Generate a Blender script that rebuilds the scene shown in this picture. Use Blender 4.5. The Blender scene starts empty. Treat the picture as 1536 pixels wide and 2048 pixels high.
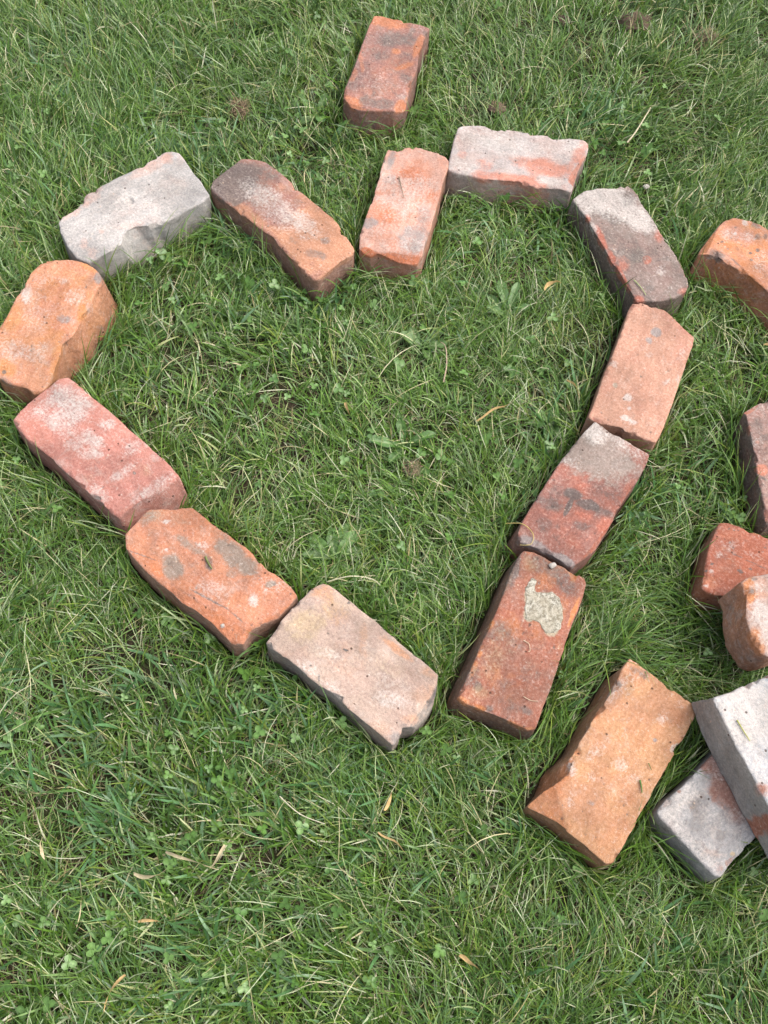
import bpy, bmesh, math, random
import numpy as np

random.seed(7)
RNG = np.random.default_rng(11)
SC = bpy.context.scene
COL = SC.collection

# ------------------------------------------------------------------ camera
def make_camera():
    f, th, ro = 2000.0, math.radians(26.0), math.radians(6.5)
    cam = bpy.data.cameras.new('camera')
    o = bpy.data.objects.new('camera', cam); COL.objects.link(o)
    cam.sensor_fit = 'VERTICAL'; cam.sensor_height = 24.0; cam.sensor_width = 18.0
    cam.lens = f / 2048.0 * 24.0
    cam.clip_start = 0.05; cam.clip_end = 500.0
    X = np.array([1.0, 0, 0]); U = np.array([0, math.cos(th), math.sin(th)])
    D = np.array([0, math.sin(th), -math.cos(th)])
    c, s = math.cos(ro), math.sin(ro)
    R = c * X + s * U; Up = -s * X + c * U
    from mathutils import Matrix
    M = Matrix(((R[0], Up[0], -D[0], 0), (R[1], Up[1], -D[1], 0), (R[2], Up[2], -D[2], 1.292), (0, 0, 0, 1)))
    o.matrix_world = M
    SC.camera = o
make_camera()

# ------------------------------------------------------------------ light: bright overcast, soft sun from the upper right
SUN_EL, SUN_AZ = math.radians(62.0), math.radians(78.0)     # azimuth measured from +Y towards +X
w = bpy.data.worlds.new('World'); SC.world = w; w.use_nodes = True
nt = w.node_tree
bg = nt.nodes['Background']
sky = nt.nodes.new('ShaderNodeTexSky'); sky.sky_type = 'NISHITA'; sky.sun_disc = False
sky.sun_elevation = SUN_EL; sky.sun_rotation = SUN_AZ
sky.air_density = 1.0; sky.dust_density = 6.0; sky.ozone_density = 1.0
hs = nt.nodes.new('ShaderNodeHueSaturation'); hs.inputs['Saturation'].default_value = 0.55      # thin cloud greys the blue
nt.links.new(sky.outputs[0], hs.inputs['Color']); nt.links.new(hs.outputs[0], bg.inputs[0]); bg.inputs[1].default_value = 0.15
sl = bpy.data.lights.new('sun', 'SUN'); sl.energy = 0.6; sl.angle = math.radians(60.0); sl.color = (1.0, 0.975, 0.94)
so = bpy.data.objects.new('sun', sl); COL.objects.link(so)
from mathutils import Vector
sd = Vector((math.sin(SUN_AZ) * math.cos(SUN_EL), math.cos(SUN_AZ) * math.cos(SUN_EL), math.sin(SUN_EL)))
so.rotation_euler = sd.to_track_quat('Z', 'Y').to_euler(); so.location = sd * 10
vs = SC.view_settings
vs.view_transform = 'Standard'; vs.look = 'None'; vs.gamma = 1.0; vs.use_curve_mapping = False
vs.exposure = 1.15
SC.cycles.max_bounces = 6

# ------------------------------------------------------------------ helpers
def lin(c, k=1.0):
    o = []
    for v in c[:3]:
        v = v / 255.0
        o.append((v / 12.92 if v <= 0.04045 else ((v + 0.055) / 1.055) ** 2.4) * k)
    return (o[0], o[1], o[2], 1.0)

def tag(o, label=None, cat=None, group=None, kind=None):
    if label: o['label'] = label
    if cat: o['category'] = cat
    if group: o['group'] = group
    if kind: o['kind'] = kind
    return o

def _h(ix, iy, iz, seed):
    with np.errstate(over='ignore'):
        h = (ix.astype(np.uint32) * np.uint32(374761393) + iy.astype(np.uint32) * np.uint32(668265263)
             + iz.astype(np.uint32) * np.uint32(2246822519) + np.uint32((seed * 3266489917) & 0xffffffff))
        h = (h ^ (h >> np.uint32(13))) * np.uint32(1274126177)
        h = h ^ (h >> np.uint32(16))
    return h.astype(np.float64) / 4294967295.0

def vnoise(p, seed=0):
    i = np.floor(p).astype(np.int64); f = p - i; u = f * f * (3 - 2 * f)
    x, y, z = i[:, 0], i[:, 1], i[:, 2]
    def L(a, b, t): return a + (b - a) * t
    r = []
    for dz in (0, 1):
        a = L(_h(x, y, z + dz, seed), _h(x + 1, y, z + dz, seed), u[:, 0])
        b = L(_h(x, y + 1, z + dz, seed), _h(x + 1, y + 1, z + dz, seed), u[:, 0])
        r.append(L(a, b, u[:, 1]))
    return L(r[0], r[1], u[:, 2]) * 2 - 1

def fbm(p, scale, octv=3, seed=0):
    s = 0; a = 1.0; q = p * scale; tot = 0
    for o in range(octv):
        s = s + a * vnoise(q + 17.3 * o, seed + o * 7); tot += a; a *= 0.5; q = q * 2.03
    return s / tot

def sstep(a, b, x):
    t = np.clip((x - a) / (b - a), 0, 1); return t * t * (3 - 2 * t)

def new_obj(name, me, mat=None, parent=None):
    o = bpy.data.objects.new(name, me); COL.objects.link(o)
    if mat: me.materials.append(mat)
    if parent: o.parent = parent
    return o

def mesh_np(name, co, faces_v, loop_tot):
    """fast mesh from numpy: co (n,3), flat loop vertex list, per-face loop counts"""
    me = bpy.data.meshes.new(name)
    me.vertices.add(len(co)); me.vertices.foreach_set('co', co.astype(np.float32).ravel())
    me.loops.add(len(faces_v)); me.loops.foreach_set('vertex_index', faces_v.astype(np.int32))
    me.polygons.add(len(loop_tot))
    st = np.concatenate([[0], np.cumsum(loop_tot)[:-1]]).astype(np.int32)
    me.polygons.foreach_set('loop_start', st); me.polygons.foreach_set('loop_total', loop_tot.astype(np.int32))
    me.polygons.foreach_set('use_smooth', np.ones(len(loop_tot), bool))
    me.update(calc_edges=True)
    return me

def col_attr(me, name, arr):
    a = me.attributes.new(name, 'FLOAT_COLOR', 'POINT')
    a.data.foreach_set('color', arr.astype(np.float32).ravel())

# ------------------------------------------------------------------ node helpers
class NB:
    def __init__(s, name):
        s.m = bpy.data.materials.new(name); s.m.use_nodes = True
        s.t = s.m.node_tree; s.t.nodes.clear()
    def n(s, typ, **kw):
        x = s.t.nodes.new(typ)
        for k, v in kw.items(): setattr(x, k, v)
        return x
    def link(s, a, b): s.t.links.new(a, b)
    def set(s, sock, v):
        if hasattr(v, 'is_output') or isinstance(v, bpy.types.NodeSocket): s.link(v, sock)
        else: sock.default_value = v
    def noise(s, vec, scale, detail=3, rough=0.6, off=None, dist=0.0):
        x = s.n('ShaderNodeTexNoise'); x.inputs['Scale'].default_value = scale
        x.inputs['Detail'].default_value = detail; x.inputs['Roughness'].default_value = rough
        x.inputs['Distortion'].default_value = dist
        s.link(vec, x.inputs['Vector']); return x.outputs['Fac']
    def math(s, op, a, b=0.0, c=0.0, clamp=False):
        x = s.n('ShaderNodeMath', operation=op); x.use_clamp = clamp
        s.set(x.inputs[0], a); s.set(x.inputs[1], b); s.set(x.inputs[2], c); return x.outputs[0]
    def step(s, v, a, b, lo=0.0, hi=1.0):
        x = s.n('ShaderNodeMapRange', interpolation_type='SMOOTHSTEP')
        s.set(x.inputs[0], v); x.inputs[1].default_value = a; x.inputs[2].default_value = b
        x.inputs[3].default_value = lo; x.inputs[4].default_value = hi; return x.outputs[0]
    def mix(s, f, a, b, blend='MIX'):
        x = s.n('ShaderNodeMix', data_type='RGBA', blend_type=blend)
        s.set(x.inputs[0], f); s.set(x.inputs[6], a); s.set(x.inputs[7], b); return x.outputs[2]

KALB = 0.55
SINK = 0.008        # how far the bricks are pressed into the turf

def brick_material(b):
    nb = NB('weathered_brick')
    tc = nb.n('ShaderNodeTexCoord')
    mp = nb.n('ShaderNodeMapping'); mp.inputs['Location'].default_value = (b['seed'] * 1.37, b['seed'] * 0.71, b['seed'] * 2.3)
    nb.link(tc.outputs['Object'], mp.inputs[0]); V = mp.outputs[0]
    a1 = nb.n('ShaderNodeAttribute', attribute_name='stain'); s1 = nb.n('ShaderNodeSeparateColor'); nb.link(a1.outputs['Color'], s1.inputs[0])
    a2 = nb.n('ShaderNodeAttribute', attribute_name='stain_two'); s2 = nb.n('ShaderNodeSeparateColor'); nb.link(a2.outputs['Color'], s2.inputs[0])
    W, D, O, T = s1.outputs[0], s1.outputs[1], s1.outputs[2], a1.outputs['Alpha']
    G, Y, S, E = s2.outputs[0], s2.outputs[1], s2.outputs[2], a2.outputs['Alpha']
    big = nb.noise(V, 22, 4, 0.6); mid = nb.noise(V, 75, 5, 0.65, dist=0.4); fin = nb.noise(V, 260, 4, 0.7); grain = nb.noise(V, 700, 2, 0.6)
    K = KALB
    L = lambda c: lin(c, K)
    col = nb.mix(nb.step(big, .38, .62), L(b['c1']), L(b['c2']))
    col = nb.mix(nb.math('MULTIPLY', S, nb.step(nb.math('ADD', mid, nb.math('MULTIPLY', S, .25)), .45, .72, 0, b['side_amt'] * .75)), col, L([min(255, v * b.get('side_k', 1.28)) for v in b['side']]))  # side tint: own clay tone plus side-face shade in the colour, partly brightened back
    nO = nb.math('ADD', nb.math('MULTIPLY', nb.noise(V, 48, 7, .72, dist=.6), .6), nb.math('MULTIPLY', fin, .4))
    def layer(col, M, noise, amp, c, op, lo=.12, hi=.90):
        v = nb.math('ADD', M, nb.math('MULTIPLY', nb.math('SUBTRACT', noise, .5), amp))
        return nb.mix(nb.step(v, lo, hi, 0, op), col, L(c))
    # kiln mottling: sooty, raw and pale blooms at several sizes
    V2 = nb.n('ShaderNodeVectorMath', operation='ADD'); nb.link(V, V2.inputs[0]); V2.inputs[1].default_value = (3.1, 5.7, 1.9)
    V3 = nb.n('ShaderNodeVectorMath', operation='ADD'); nb.link(V, V3.inputs[0]); V3.inputs[1].default_value = (7.3, 2.2, 4.4)
    m1 = nb.noise(V2.outputs[0], 30, 7, .68, dist=.8); m2 = nb.noise(V3.outputs[0], 40, 7, .7, dist=.5); m3 = nb.noise(V2.outputs[0], 17, 6, .7)
    col = nb.mix(nb.step(m3, .50, .66, 0, b.get('mo', .4)), col, L(b.get('orange', (214, 132, 88))))
    col = nb.mix(nb.step(m1, .50, .66, 0, b.get('md', .3)), col, L(b.get('dark', (118, 104, 98))))
    col = nb.mix(nb.step(m2, .52, .68, 0, b.get('mw', .3)), col, L(b.get('white', (212, 200, 190))))
    col = layer(col, E, nO, 1.8, b.get('orange', (214, 132, 88)), .5, .45, 1.0)
    col = layer(col, O, nO, 2.4, b.get('orange', (214, 132, 88)), .92)
    col = layer(col, G, nO, 2.2, b.get('grey', (158, 152, 150)), .85)
    col = layer(col, D, nO, 2.2, b.get('dark', (112, 102, 98)), .85)
    col = layer(col, T, nO, 2.4, b.get('tan', (172, 158, 138)), .85)
    col = layer(col, Y, nO, 2.2, (206, 178, 132), .7)
    nW = nb.math('ADD', nb.math('MULTIPLY', mid, .35), nb.math('MULTIPLY', fin, .65))
    col = layer(col, nb.math('MULTIPLY', W, 1.1), nW, 3.2, b.get('white', (220, 212, 204)), .8, .02, 1.15)
    # pale dust rubbed over the whole brick
    du = nb.math('ADD', nb.math('MULTIPLY', fin, .7), nb.math('MULTIPLY', big, .3))
    col = nb.mix(nb.step(du, .32, .68, b.get('dust', .12) * .35, b.get('dust', .12) * 1.7), col, L((206, 190, 176)))
    # all-over mineral speckles, pale and dark
    sp = nb.step(nb.math('ADD', fin, nb.math('MULTIPLY', mid, .35)), .80, .92, 0, b.get('speck', .3) * .6)
    col = nb.mix(sp, col, L((224, 210, 196)))
    dk = nb.step(nb.math('ADD', grain, nb.math('MULTIPLY', fin, .5)), .58, .48, 0, .32)
    col = nb.mix(dk, col, L((96, 66, 54)))
    # little lime and clay grit
    vo = nb.n('ShaderNodeTexVoronoi', feature='F1'); vo.inputs['Scale'].default_value = 130; nb.link(V, vo.inputs['Vector'])
    sv = nb.n('ShaderNodeSeparateColor'); nb.link(vo.outputs['Color'], sv.inputs[0])
    g1 = nb.math('MULTIPLY', nb.step(vo.outputs['Distance'], .22, .12), nb.step(sv.outputs[0], .93, .95))
    col = nb.mix(nb.math('MULTIPLY', g1, .7), col, L((228, 200, 176)))
    g2 = nb.math('MULTIPLY', nb.step(vo.outputs['Distance'], .25, .14), nb.step(sv.outputs[1], .94, .96))
    col = nb.mix(nb.math('MULTIPLY', g2, .75), col, L((84, 56, 46)))
    mpS = nb.n('ShaderNodeMapping'); mpS.inputs['Scale'].default_value = (1.0, 2.6, 1.0); mpS.inputs['Rotation'].default_value = (0, 0, b['seed'] * .9)
    nb.link(V, mpS.inputs[0]); drag = nb.noise(mpS.outputs[0], 34, 5, .65, dist=.3); blot = nb.noise(V3.outputs[0], 13, 5, .6)
    gr = nb.math('MULTIPLY', nb.step(grain, .3, .7, .90, 1.10), nb.step(fin, .3, .7, .88, 1.12))
    gr = nb.math('MULTIPLY', gr, nb.math('MULTIPLY', nb.step(drag, .35, .65, .92, 1.08), nb.step(blot, .35, .65, .84, 1.14)))
    cm = nb.n('ShaderNodeCombineColor')
    for i in range(3): nb.link(gr, cm.inputs[i])
    col = nb.mix(1.0, col, cm.outputs[0], 'MULTIPLY')
    bsdf = nb.n('ShaderNodeBsdfPrincipled'); nb.link(col, bsdf.inputs['Base Color'])
    bsdf.inputs['Roughness'].default_value = 0.92; bsdf.inputs['Specular IOR Level'].default_value = 0.25
    hgt = nb.math('ADD', nb.math('MULTIPLY', mid, .5), nb.math('ADD', nb.math('MULTIPLY', fin, .45), nb.math('MULTIPLY', grain, .3)))
    hgt = nb.math('ADD', nb.math('SUBTRACT', hgt, nb.math('MULTIPLY', g2, .5)), nb.math('MULTIPLY', drag, .15))
    bp = nb.n('ShaderNodeBump'); bp.inputs['Strength'].default_value = 0.75; bp.inputs['Distance'].default_value = 0.0030 * b.get('rough', 1.0)
    nb.link(hgt, bp.inputs['Height']); nb.link(bp.outputs[0], bsdf.inputs['Normal'])
    out = nb.n('ShaderNodeOutputMaterial'); nb.link(bsdf.outputs[0], out.inputs[0])
    return nb.m

# ------------------------------------------------------------------ ground sheet
SOIL = NB('lawn_soil')
def _soil():
    nb = SOIL
    tc = nb.n('ShaderNodeTexCoord'); V = tc.outputs['Object']
    a = nb.noise(V, 9, 5, .6); b = nb.noise(V, 120, 5, .7); c = nb.noise(V, 1.3, 3, .5)
    col = nb.mix(nb.step(b, .35, .7), (0.028, 0.022, 0.014, 1), (0.075, 0.058, 0.036, 1))
    col = nb.mix(nb.step(a, .4, .65, 0, .65), col, (0.030, 0.050, 0.014, 1))
    ln = nb.n('ShaderNodeVectorMath', operation='LENGTH'); nb.link(V, ln.inputs[0])
    far = nb.step(ln.outputs['Value'], 2.2, 4.0)
    green = nb.mix(nb.step(c, .35, .65), (0.045, 0.085, 0.02, 1), (0.085, 0.12, 0.04, 1))
    green = nb.mix(nb.step(b, .3, .7, 0, .6), green, (0.03, 0.055, 0.014, 1))
    col = nb.mix(far, col, green)
    bs = nb.n('ShaderNodeBsdfPrincipled'); nb.link(col, bs.inputs['Base Color']); bs.inputs['Roughness'].default_value = 1.0
    bs.inputs['Specular IOR Level'].default_value = 0.1
    bp = nb.n('ShaderNodeBump'); bp.inputs['Distance'].default_value = .01; nb.link(b, bp.inputs['Height']); nb.link(bp.outputs[0], bs.inputs['Normal'])
    out = nb.n('ShaderNodeOutputMaterial'); nb.link(bs.outputs[0], out.inputs[0])
_soil()
def ground():
    n = 140
    t = np.linspace(-1, 1, n); g = np.sign(t) * (np.abs(t) * 1.6 + 78.4 * np.abs(t) ** 9)
    X, Y = np.meshgrid(g, g + 0.9, indexing='ij')
    p = np.stack([X.ravel(), Y.ravel(), np.zeros(n * n)], 1)
    p[:, 2] = 0.004 * fbm(p, 5, 3, 3) - 0.003
    i = np.arange(n - 1)[:, None] * n + np.arange(n - 1)[None, :]
    f = np.stack([i, i + n, i + n + 1, i + 1], -1).reshape(-1)
    me = mesh_np('ground', p, f, np.full((n - 1) ** 2, 4))
    tag(new_obj('ground', me, SOIL.m), kind='structure')
ground()

# ------------------------------------------------------------------ bricks
BRICKS = {
 'A': dict(
   loc=[-0.0846, 1.4685, 0.006],
   rot=1.4399,
   h=62.0,
   top=[[87.4, 51.2], [49.3, 51.9], [3.9, 52.0], [-30.4, 51.8], [-64.6, 53.0], [-80.5, 53.8], [-99.0, 50.5], [-114.1, 36.3], [-117.7, 16.2], [-116.1, 4.3], [-110.5, -17.6], [-104.1, -39.4], [-89.3, -53.8], [-68.4, -52.5], [-41.8, -49.9], [-2.8, -53.7], [42.0, -47.3], [67.1, -48.2], [95.1, -50.6], [111.8, -53.5], [113.9, -39.3], [115.8, -24.5], [116.6, -9.8], [115.1, 5.7], [113.0, 19.7], [117.7, 32.4], [113.5, 49.6]],
   base=None,
   paint=[['D', 67.8, -2.3, 7.0, -41.1, -21.7, -3.7, 0.75], ['D', 30.9, 30.3, 8.8, -29.2, -30.5, -7.4, 0.35], ['D', 17.7, 12.9, 4.8, -15.8, -11.4, -2.7, 0.5], ['D', -97.9, 14.2, 4.2, -14.1, -16.1, -4.0, 0.6], ['D', -96.3, -17.0, 8.4, -28.3, -14.3, -3.4, 0.75], ['D', -66.2, 38.7, 5.4, -18.1, -10.9, -2.7, 0.4], ['D', 16.9, -18.3, 4.4, -14.5, -19.0, -4.4, 0.35], ['D', -27.0, -39.6, 3.1, -10.5, -22.2, -5.1, 0.35], ['O', 105.1, 28.0, 4.3, -46.2, -22.2, -3.1, 0.8], ['O', 61.6, -43.7, -1.7, -8.4, -33.2, 0.9, 0.9], ['O', -105.4, 33.0, -4.6, -24.4, -12.7, 0.1, 0.8], ['O', -93.4, -46.5, 4.2, -14.1, -16.1, -3.7, 1.0], ['O', 36.8, -9.5, 2.8, -9.3, -9.6, -2.2, 0.8], ['O', -9.7, 43.0, 2.9, -4.8, -30.1, -11.6, 0.55], ['O', 4.9, -32.4, 14.3, -15.3, -6.6, -3.4, 0.8], ['O', -43.5, 48.6, -1.3, -6.9, -24.2, 0.1, 0.5], ['W', -44.8, 13.4, 8.6, -28.6, -23.9, -5.8, 0.22]],
   cuts=[[-87.18, -46.14, -0.43, -0.9, 50, 16.8], [-113.92, 21.28, -0.99, 0.11, 40, 15.6]],
   c1=(176, 120, 106),
   c2=(156, 112, 104),
   side=(128, 92, 78),
   side_amt=0.5,
   md=0.7,
   mo=0.3,
   mw=0.35,
   seed=1,
   wear=4,
   pits=18,
 ),
 'B': dict(
   loc=[-0.4545, 1.0888, 0.006],
   rot=0.7767,
   h=62.0,
   top=[[-114.9, 19.2], [-121.8, -13.2], [-122.2, -41.3], [-113.3, -60.5], [-85.8, -59.5], [-54.6, -56.7], [-35.1, -39.1], [-17.7, -38.6], [3.7, -52.2], [22.2, -60.4], [36.4, -61.9], [52.1, -61.5], [70.7, -60.1], [93.9, -61.9], [111.2, -56.3], [114.8, -34.5], [117.2, -20.8], [117.8, 3.5], [121.4, 29.2], [122.2, 47.6], [115.1, 57.4], [104.5, 61.9], [95.0, 57.7], [77.0, 61.2], [61.1, 53.8], [46.3, 58.3], [9.9, 59.9], [-30.1, 58.3], [-46.3, 58.0], [-52.4, 53.3], [-69.6, 39.0], [-93.1, 38.3], [-106.7, 36.5]],
   base=[[-114.9, 19.2], [-121.8, -13.2], [-122.2, -41.3], [-113.3, -60.5], [-85.8, -59.5], [-56.4, -61.1], [-42.5, -64.1], [-25.8, -64.7], [0.1, -62.8], [22.2, -60.4], [36.4, -61.9], [52.1, -61.5], [70.7, -60.1], [93.9, -61.9], [111.2, -56.3], [114.8, -34.5], [117.2, -20.8], [117.8, 3.5], [121.4, 29.2], [122.2, 47.6], [115.1, 57.4], [104.5, 61.9], [95.0, 57.7], [77.0, 61.2], [61.1, 53.8], [46.3, 58.3], [9.9, 59.9], [-30.1, 58.3], [-46.3, 58.0], [-52.4, 53.3], [-69.6, 39.0], [-93.1, 38.3], [-106.7, 36.5]],
   paint=[['O', 70.1, 50.5, 52.3, 0.8, -3.0, -14.3, 0.62], ['O', -39.5, 50.0, 31.5, 11.5, 1.0, -15.6, 0.62], ['O', -83.3, 37.1, 22.7, 1.3, -1.7, -11.5, 0.5], ['O', -99.3, -24.0, 5.8, -4.2, -7.2, -11.9, 0.6], ['O', -65.4, -19.9, 4.4, -3.2, -3.7, -6.0, 0.7], ['O', -98.9, -47.1, 8.6, -6.3, -7.2, -11.7, 0.5], ['O', -24.2, -35.4, 30.0, -12.7, -3.5, -7.5, 0.55], ['O', 102.8, 48.9, 9.2, -6.6, -8.4, -12.8, 0.5], ['W', 3.5, -5.3, 127.8, 0.6, -14.7, -74.9, 0.55], ['W', -29.4, -52.0, 3.6, -2.7, -7.5, -11.9, 1.0], ['D', 108.0, 29.4, 5.6, -18.1, -11.9, -7.7, 0.3], ['D', -34.9, 22.7, 27.0, 1.4, -2.2, -13.9, 0.18]],
   cuts=[[-16.85, -49.18, -0.24, -0.97, 58, 25.7]],
   c1=(196, 193, 190),
   c2=(186, 183, 180),
   side=(150, 147, 141),
   side_amt=0.7,
   md=0.25,
   mo=0.3,
   mw=0.3,
   seed=2,
   wear=4,
   pits=8,
   holes=[(2.8, 7.3, 7.5)],
   orange=(222, 176, 158),
   cutcol='side',
 ),
 'C': dict(
   loc=[-0.2123, 1.1054, 0.006],
   rot=2.4435,
   h=62.0,
   top=[[107.6, 53.5], [84.2, 50.9], [55.3, 48.6], [24.0, 46.5], [-3.2, 45.6], [-24.2, 41.6], [-42.6, 46.8], [-64.3, 48.1], [-85.7, 49.5], [-108.5, 52.3], [-128.1, 52.2], [-132.5, 47.3], [-130.6, 27.6], [-128.5, -1.6], [-131.1, -26.8], [-126.6, -34.5], [-109.0, -40.7], [-88.9, -41.0], [-73.8, -50.4], [-55.7, -53.3], [-38.4, -50.6], [-16.7, -49.6], [5.8, -51.4], [29.1, -49.2], [46.8, -53.4], [65.2, -53.5], [87.8, -52.5], [104.7, -51.0], [122.1, -38.4], [132.5, -26.5], [131.6, -9.7], [129.4, 19.4], [126.8, 37.4], [119.7, 50.0]],
   base=None,
   paint=[['D', 100.5, 14.5, -3.0, -48.9, -41.2, 12.7, 1.25], ['D', 91.7, -30.4, -27.6, -31.4, -24.3, 21.2, 0.6], ['D', -93.6, 18.4, -17.8, -12.7, -6.7, 8.1, 0.6], ['D', -84.3, -12.9, -6.7, -7.6, -6.3, 5.8, 0.6], ['D', 3.2, -30.5, -10.2, -11.6, -10.0, 9.0, 0.35], ['D', -50.2, 22.1, -1.3, -14.5, -9.7, 3.1, 0.3], ['O', -77.1, -8.1, -85.3, -1.1, -18.6, 72.0, 0.95], ['O', 37.4, 41.7, -62.6, -3.6, -3.8, 11.5, 0.7], ['O', -44.5, 35.0, -49.5, 3.3, -1.7, 9.5, 0.6], ['O', -109.9, -19.0, -14.6, -16.3, -12.5, 11.7, 0.5], ['W', 13.6, 1.5, -70.8, -7.5, -10.7, 28.9, 0.5], ['W', 62.2, -4.7, -42.0, -12.8, -9.6, 17.0, 0.4], ['W', -36.6, -8.4, -46.2, -9.4, -9.3, 20.9, 0.42], ['D', 66.2, 10.0, -28.3, -20.2, -20.7, 23.4, 0.5]],
   cuts=[[12.58, 47.99, -0.06, 1.0, 45, 57.6], [83.43, 51.59, -0.08, 1.0, 45, 24.2]],
   c1=(168, 116, 104),
   c2=(176, 118, 98),
   side=(140, 110, 90),
   side_amt=0.65,
   md=0.22,
   mo=0.5,
   mw=0.2,
   dark=(110, 103, 100),
   seed=3,
   wear=5,
   pits=14,
   orange=(208, 146, 110),
 ),
 'D': dict(
   loc=[-0.0244, 1.1618, 0.006],
   rot=1.4312,
   h=62.0,
   top=[[77.3, 52.8], [56.5, 50.3], [20.1, 47.9], [-17.9, 47.5], [-52.4, 49.1], [-84.5, 50.5], [-113.8, 44.2], [-118.0, 36.2], [-119.8, 25.7], [-114.8, 14.3], [-115.6, 0.2], [-116.8, -17.8], [-116.2, -36.5], [-112.8, -48.3], [-101.8, -52.7], [-79.5, -50.7], [-49.2, -52.8], [-8.8, -52.7], [32.6, -52.7], [63.3, -49.8], [87.3, -52.5], [101.7, -52.7], [112.0, -44.5], [116.3, -31.5], [115.9, -18.2], [117.2, -7.2], [119.8, 5.4], [116.0, 18.0], [105.8, 27.6], [102.9, 40.3], [101.5, 50.7]],
   base=None,
   paint=[['G', 81.0, 40.4, -0.5, -7.8, -27.4, -1.2, 0.7], ['G', 37.4, 31.1, 3.3, -11.1, -14.7, -3.6, 0.6], ['G', 29.2, 40.9, 1.8, -6.1, -13.1, -3.2, 0.5], ['G', -61.9, 41.6, 4.2, -14.3, -14.0, -3.5, 0.8], ['G', -73.3, -32.8, 8.0, -27.4, -35.1, -8.2, 0.75], ['G', -18.2, -38.1, 3.9, -13.3, -23.7, -5.4, 0.45], ['G', -6.7, 38.6, 4.3, -14.6, -8.0, -2.0, 0.35], ['O', 58.9, 0.6, 6.2, -35.4, -20.1, -3.3, 0.7], ['O', -39.3, 16.3, -3.7, -22.7, -19.1, 0.6, 0.7], ['O', -120.0, 31.9, -4.2, -15.9, -10.5, 1.0, 1.2], ['O', -117.6, -20.5, 3.2, -51.3, -9.2, -0.9, 0.95], ['O', 37.3, -9.7, 7.3, -24.6, -13.1, -3.0, 0.5], ['O', 6.9, 39.4, 7.2, -24.4, -8.1, -2.0, 0.5], ['O', 99.9, -40.5, 3.0, -10.0, -15.2, -3.3, 0.4], ['W', 4.0, 8.6, 13.7, -46.3, -66.5, -15.9, 0.35], ['W', 37.8, -17.4, 9.2, -30.7, -29.3, -6.7, 0.4], ['W', -89.7, -32.8, 11.1, -38.0, -18.3, -4.3, 0.4], ['W', -73.9, 25.7, 5.3, -17.9, -12.3, -3.1, 0.3]],
   cuts=[[-113.09, 30.52, -1.0, 0.04, 40, 14.7], [-107.97, -20.37, -0.99, -0.14, 38, 33.0]],
   c1=(222, 158, 132),
   c2=(226, 176, 156),
   side=(150, 100, 70),
   side_amt=0.6,
   md=0.15,
   mo=0.4,
   mw=0.6,
   seed=4,
   wear=3,
   pits=8,
   speck=0.5,
   orange=(222, 124, 76),
 ),
 'E': dict(
   loc=[0.1571, 1.2857, 0.006],
   rot=3.098,
   h=62.0,
   top=[[111.5, -9.9], [113.5, 28.5], [113.7, 51.0], [98.4, 55.4], [74.3, 56.8], [55.6, 59.3], [21.1, 55.0], [-4.5, 52.4], [-30.8, 59.5], [-56.3, 56.9], [-72.8, 56.2], [-91.4, 59.8], [-95.5, 37.0], [-99.1, 6.5], [-112.0, -28.9], [-113.7, -49.7], [-108.5, -57.7], [-97.0, -59.8], [-82.0, -57.6], [-67.3, -52.1], [-52.4, -49.1], [-44.4, -55.3], [-29.2, -56.1], [-13.9, -56.9], [5.0, -57.0], [27.7, -56.4], [42.2, -50.1], [53.7, -51.2], [63.6, -55.7], [73.3, -57.4], [99.2, -51.7], [107.1, -45.6]],
   base=None,
   paint=[['o', -12.7, 63.0, -59.8, 0.9, 0.4, 12.1, 0.55], ['O', -46.0, 17.0, -60.2, 5.2, 1.6, 19.8, 0.72], ['O', -7.9, 49.3, -50.9, 2.0, 0.6, 12.2, 0.8], ['O', 52.7, 51.3, -29.2, -0.2, 0.0, 12.2, 0.65], ['O', 55.0, 29.4, -16.5, 0.6, 0.4, 14.8, 0.5], ['O', -35.7, 4.0, -29.4, -5.8, -1.0, 12.4, 0.45], ['O', -100.6, -31.7, -10.1, 5.6, 11.9, 35.2, 0.6], ['O', 94.0, 12.0, -9.1, -1.8, -1.4, 12.3, 0.5], ['O', -106.8, 10.0, -12.4, 3.5, 8.8, 43.5, 0.5], ['W', 51.3, -27.1, -78.1, -0.6, 0.1, 32.8, 0.5], ['W', 89.2, 38.7, -29.3, -0.2, -0.1, 22.0, 0.5], ['W', -55.4, 44.9, -27.3, 1.1, 0.6, 11.0, 0.8], ['W', -88.5, -44.7, -26.1, -5.2, -1.0, 15.2, 0.5], ['W', -5.7, -20.5, -92.8, -0.7, 0.4, 22.7, 0.35], ['D', 50.8, -22.0, -37.1, 1.5, 0.7, 22.7, 0.12]],
   cuts=[[-95.18, 8.31, -0.92, 0.4, 50, 31.4]],
   c1=(200, 190, 186),
   c2=(202, 182, 174),
   side=(146, 126, 114),
   side_amt=0.6,
   md=0.15,
   mo=0.35,
   mw=0.45,
   seed=5,
   wear=5,
   pits=10,
   orange=(214, 134, 108),
   speck=0.35,
 ),
 'F': dict(
   loc=[0.348, 1.1318, 0.006],
   rot=2.0595,
   h=62.0,
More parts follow.
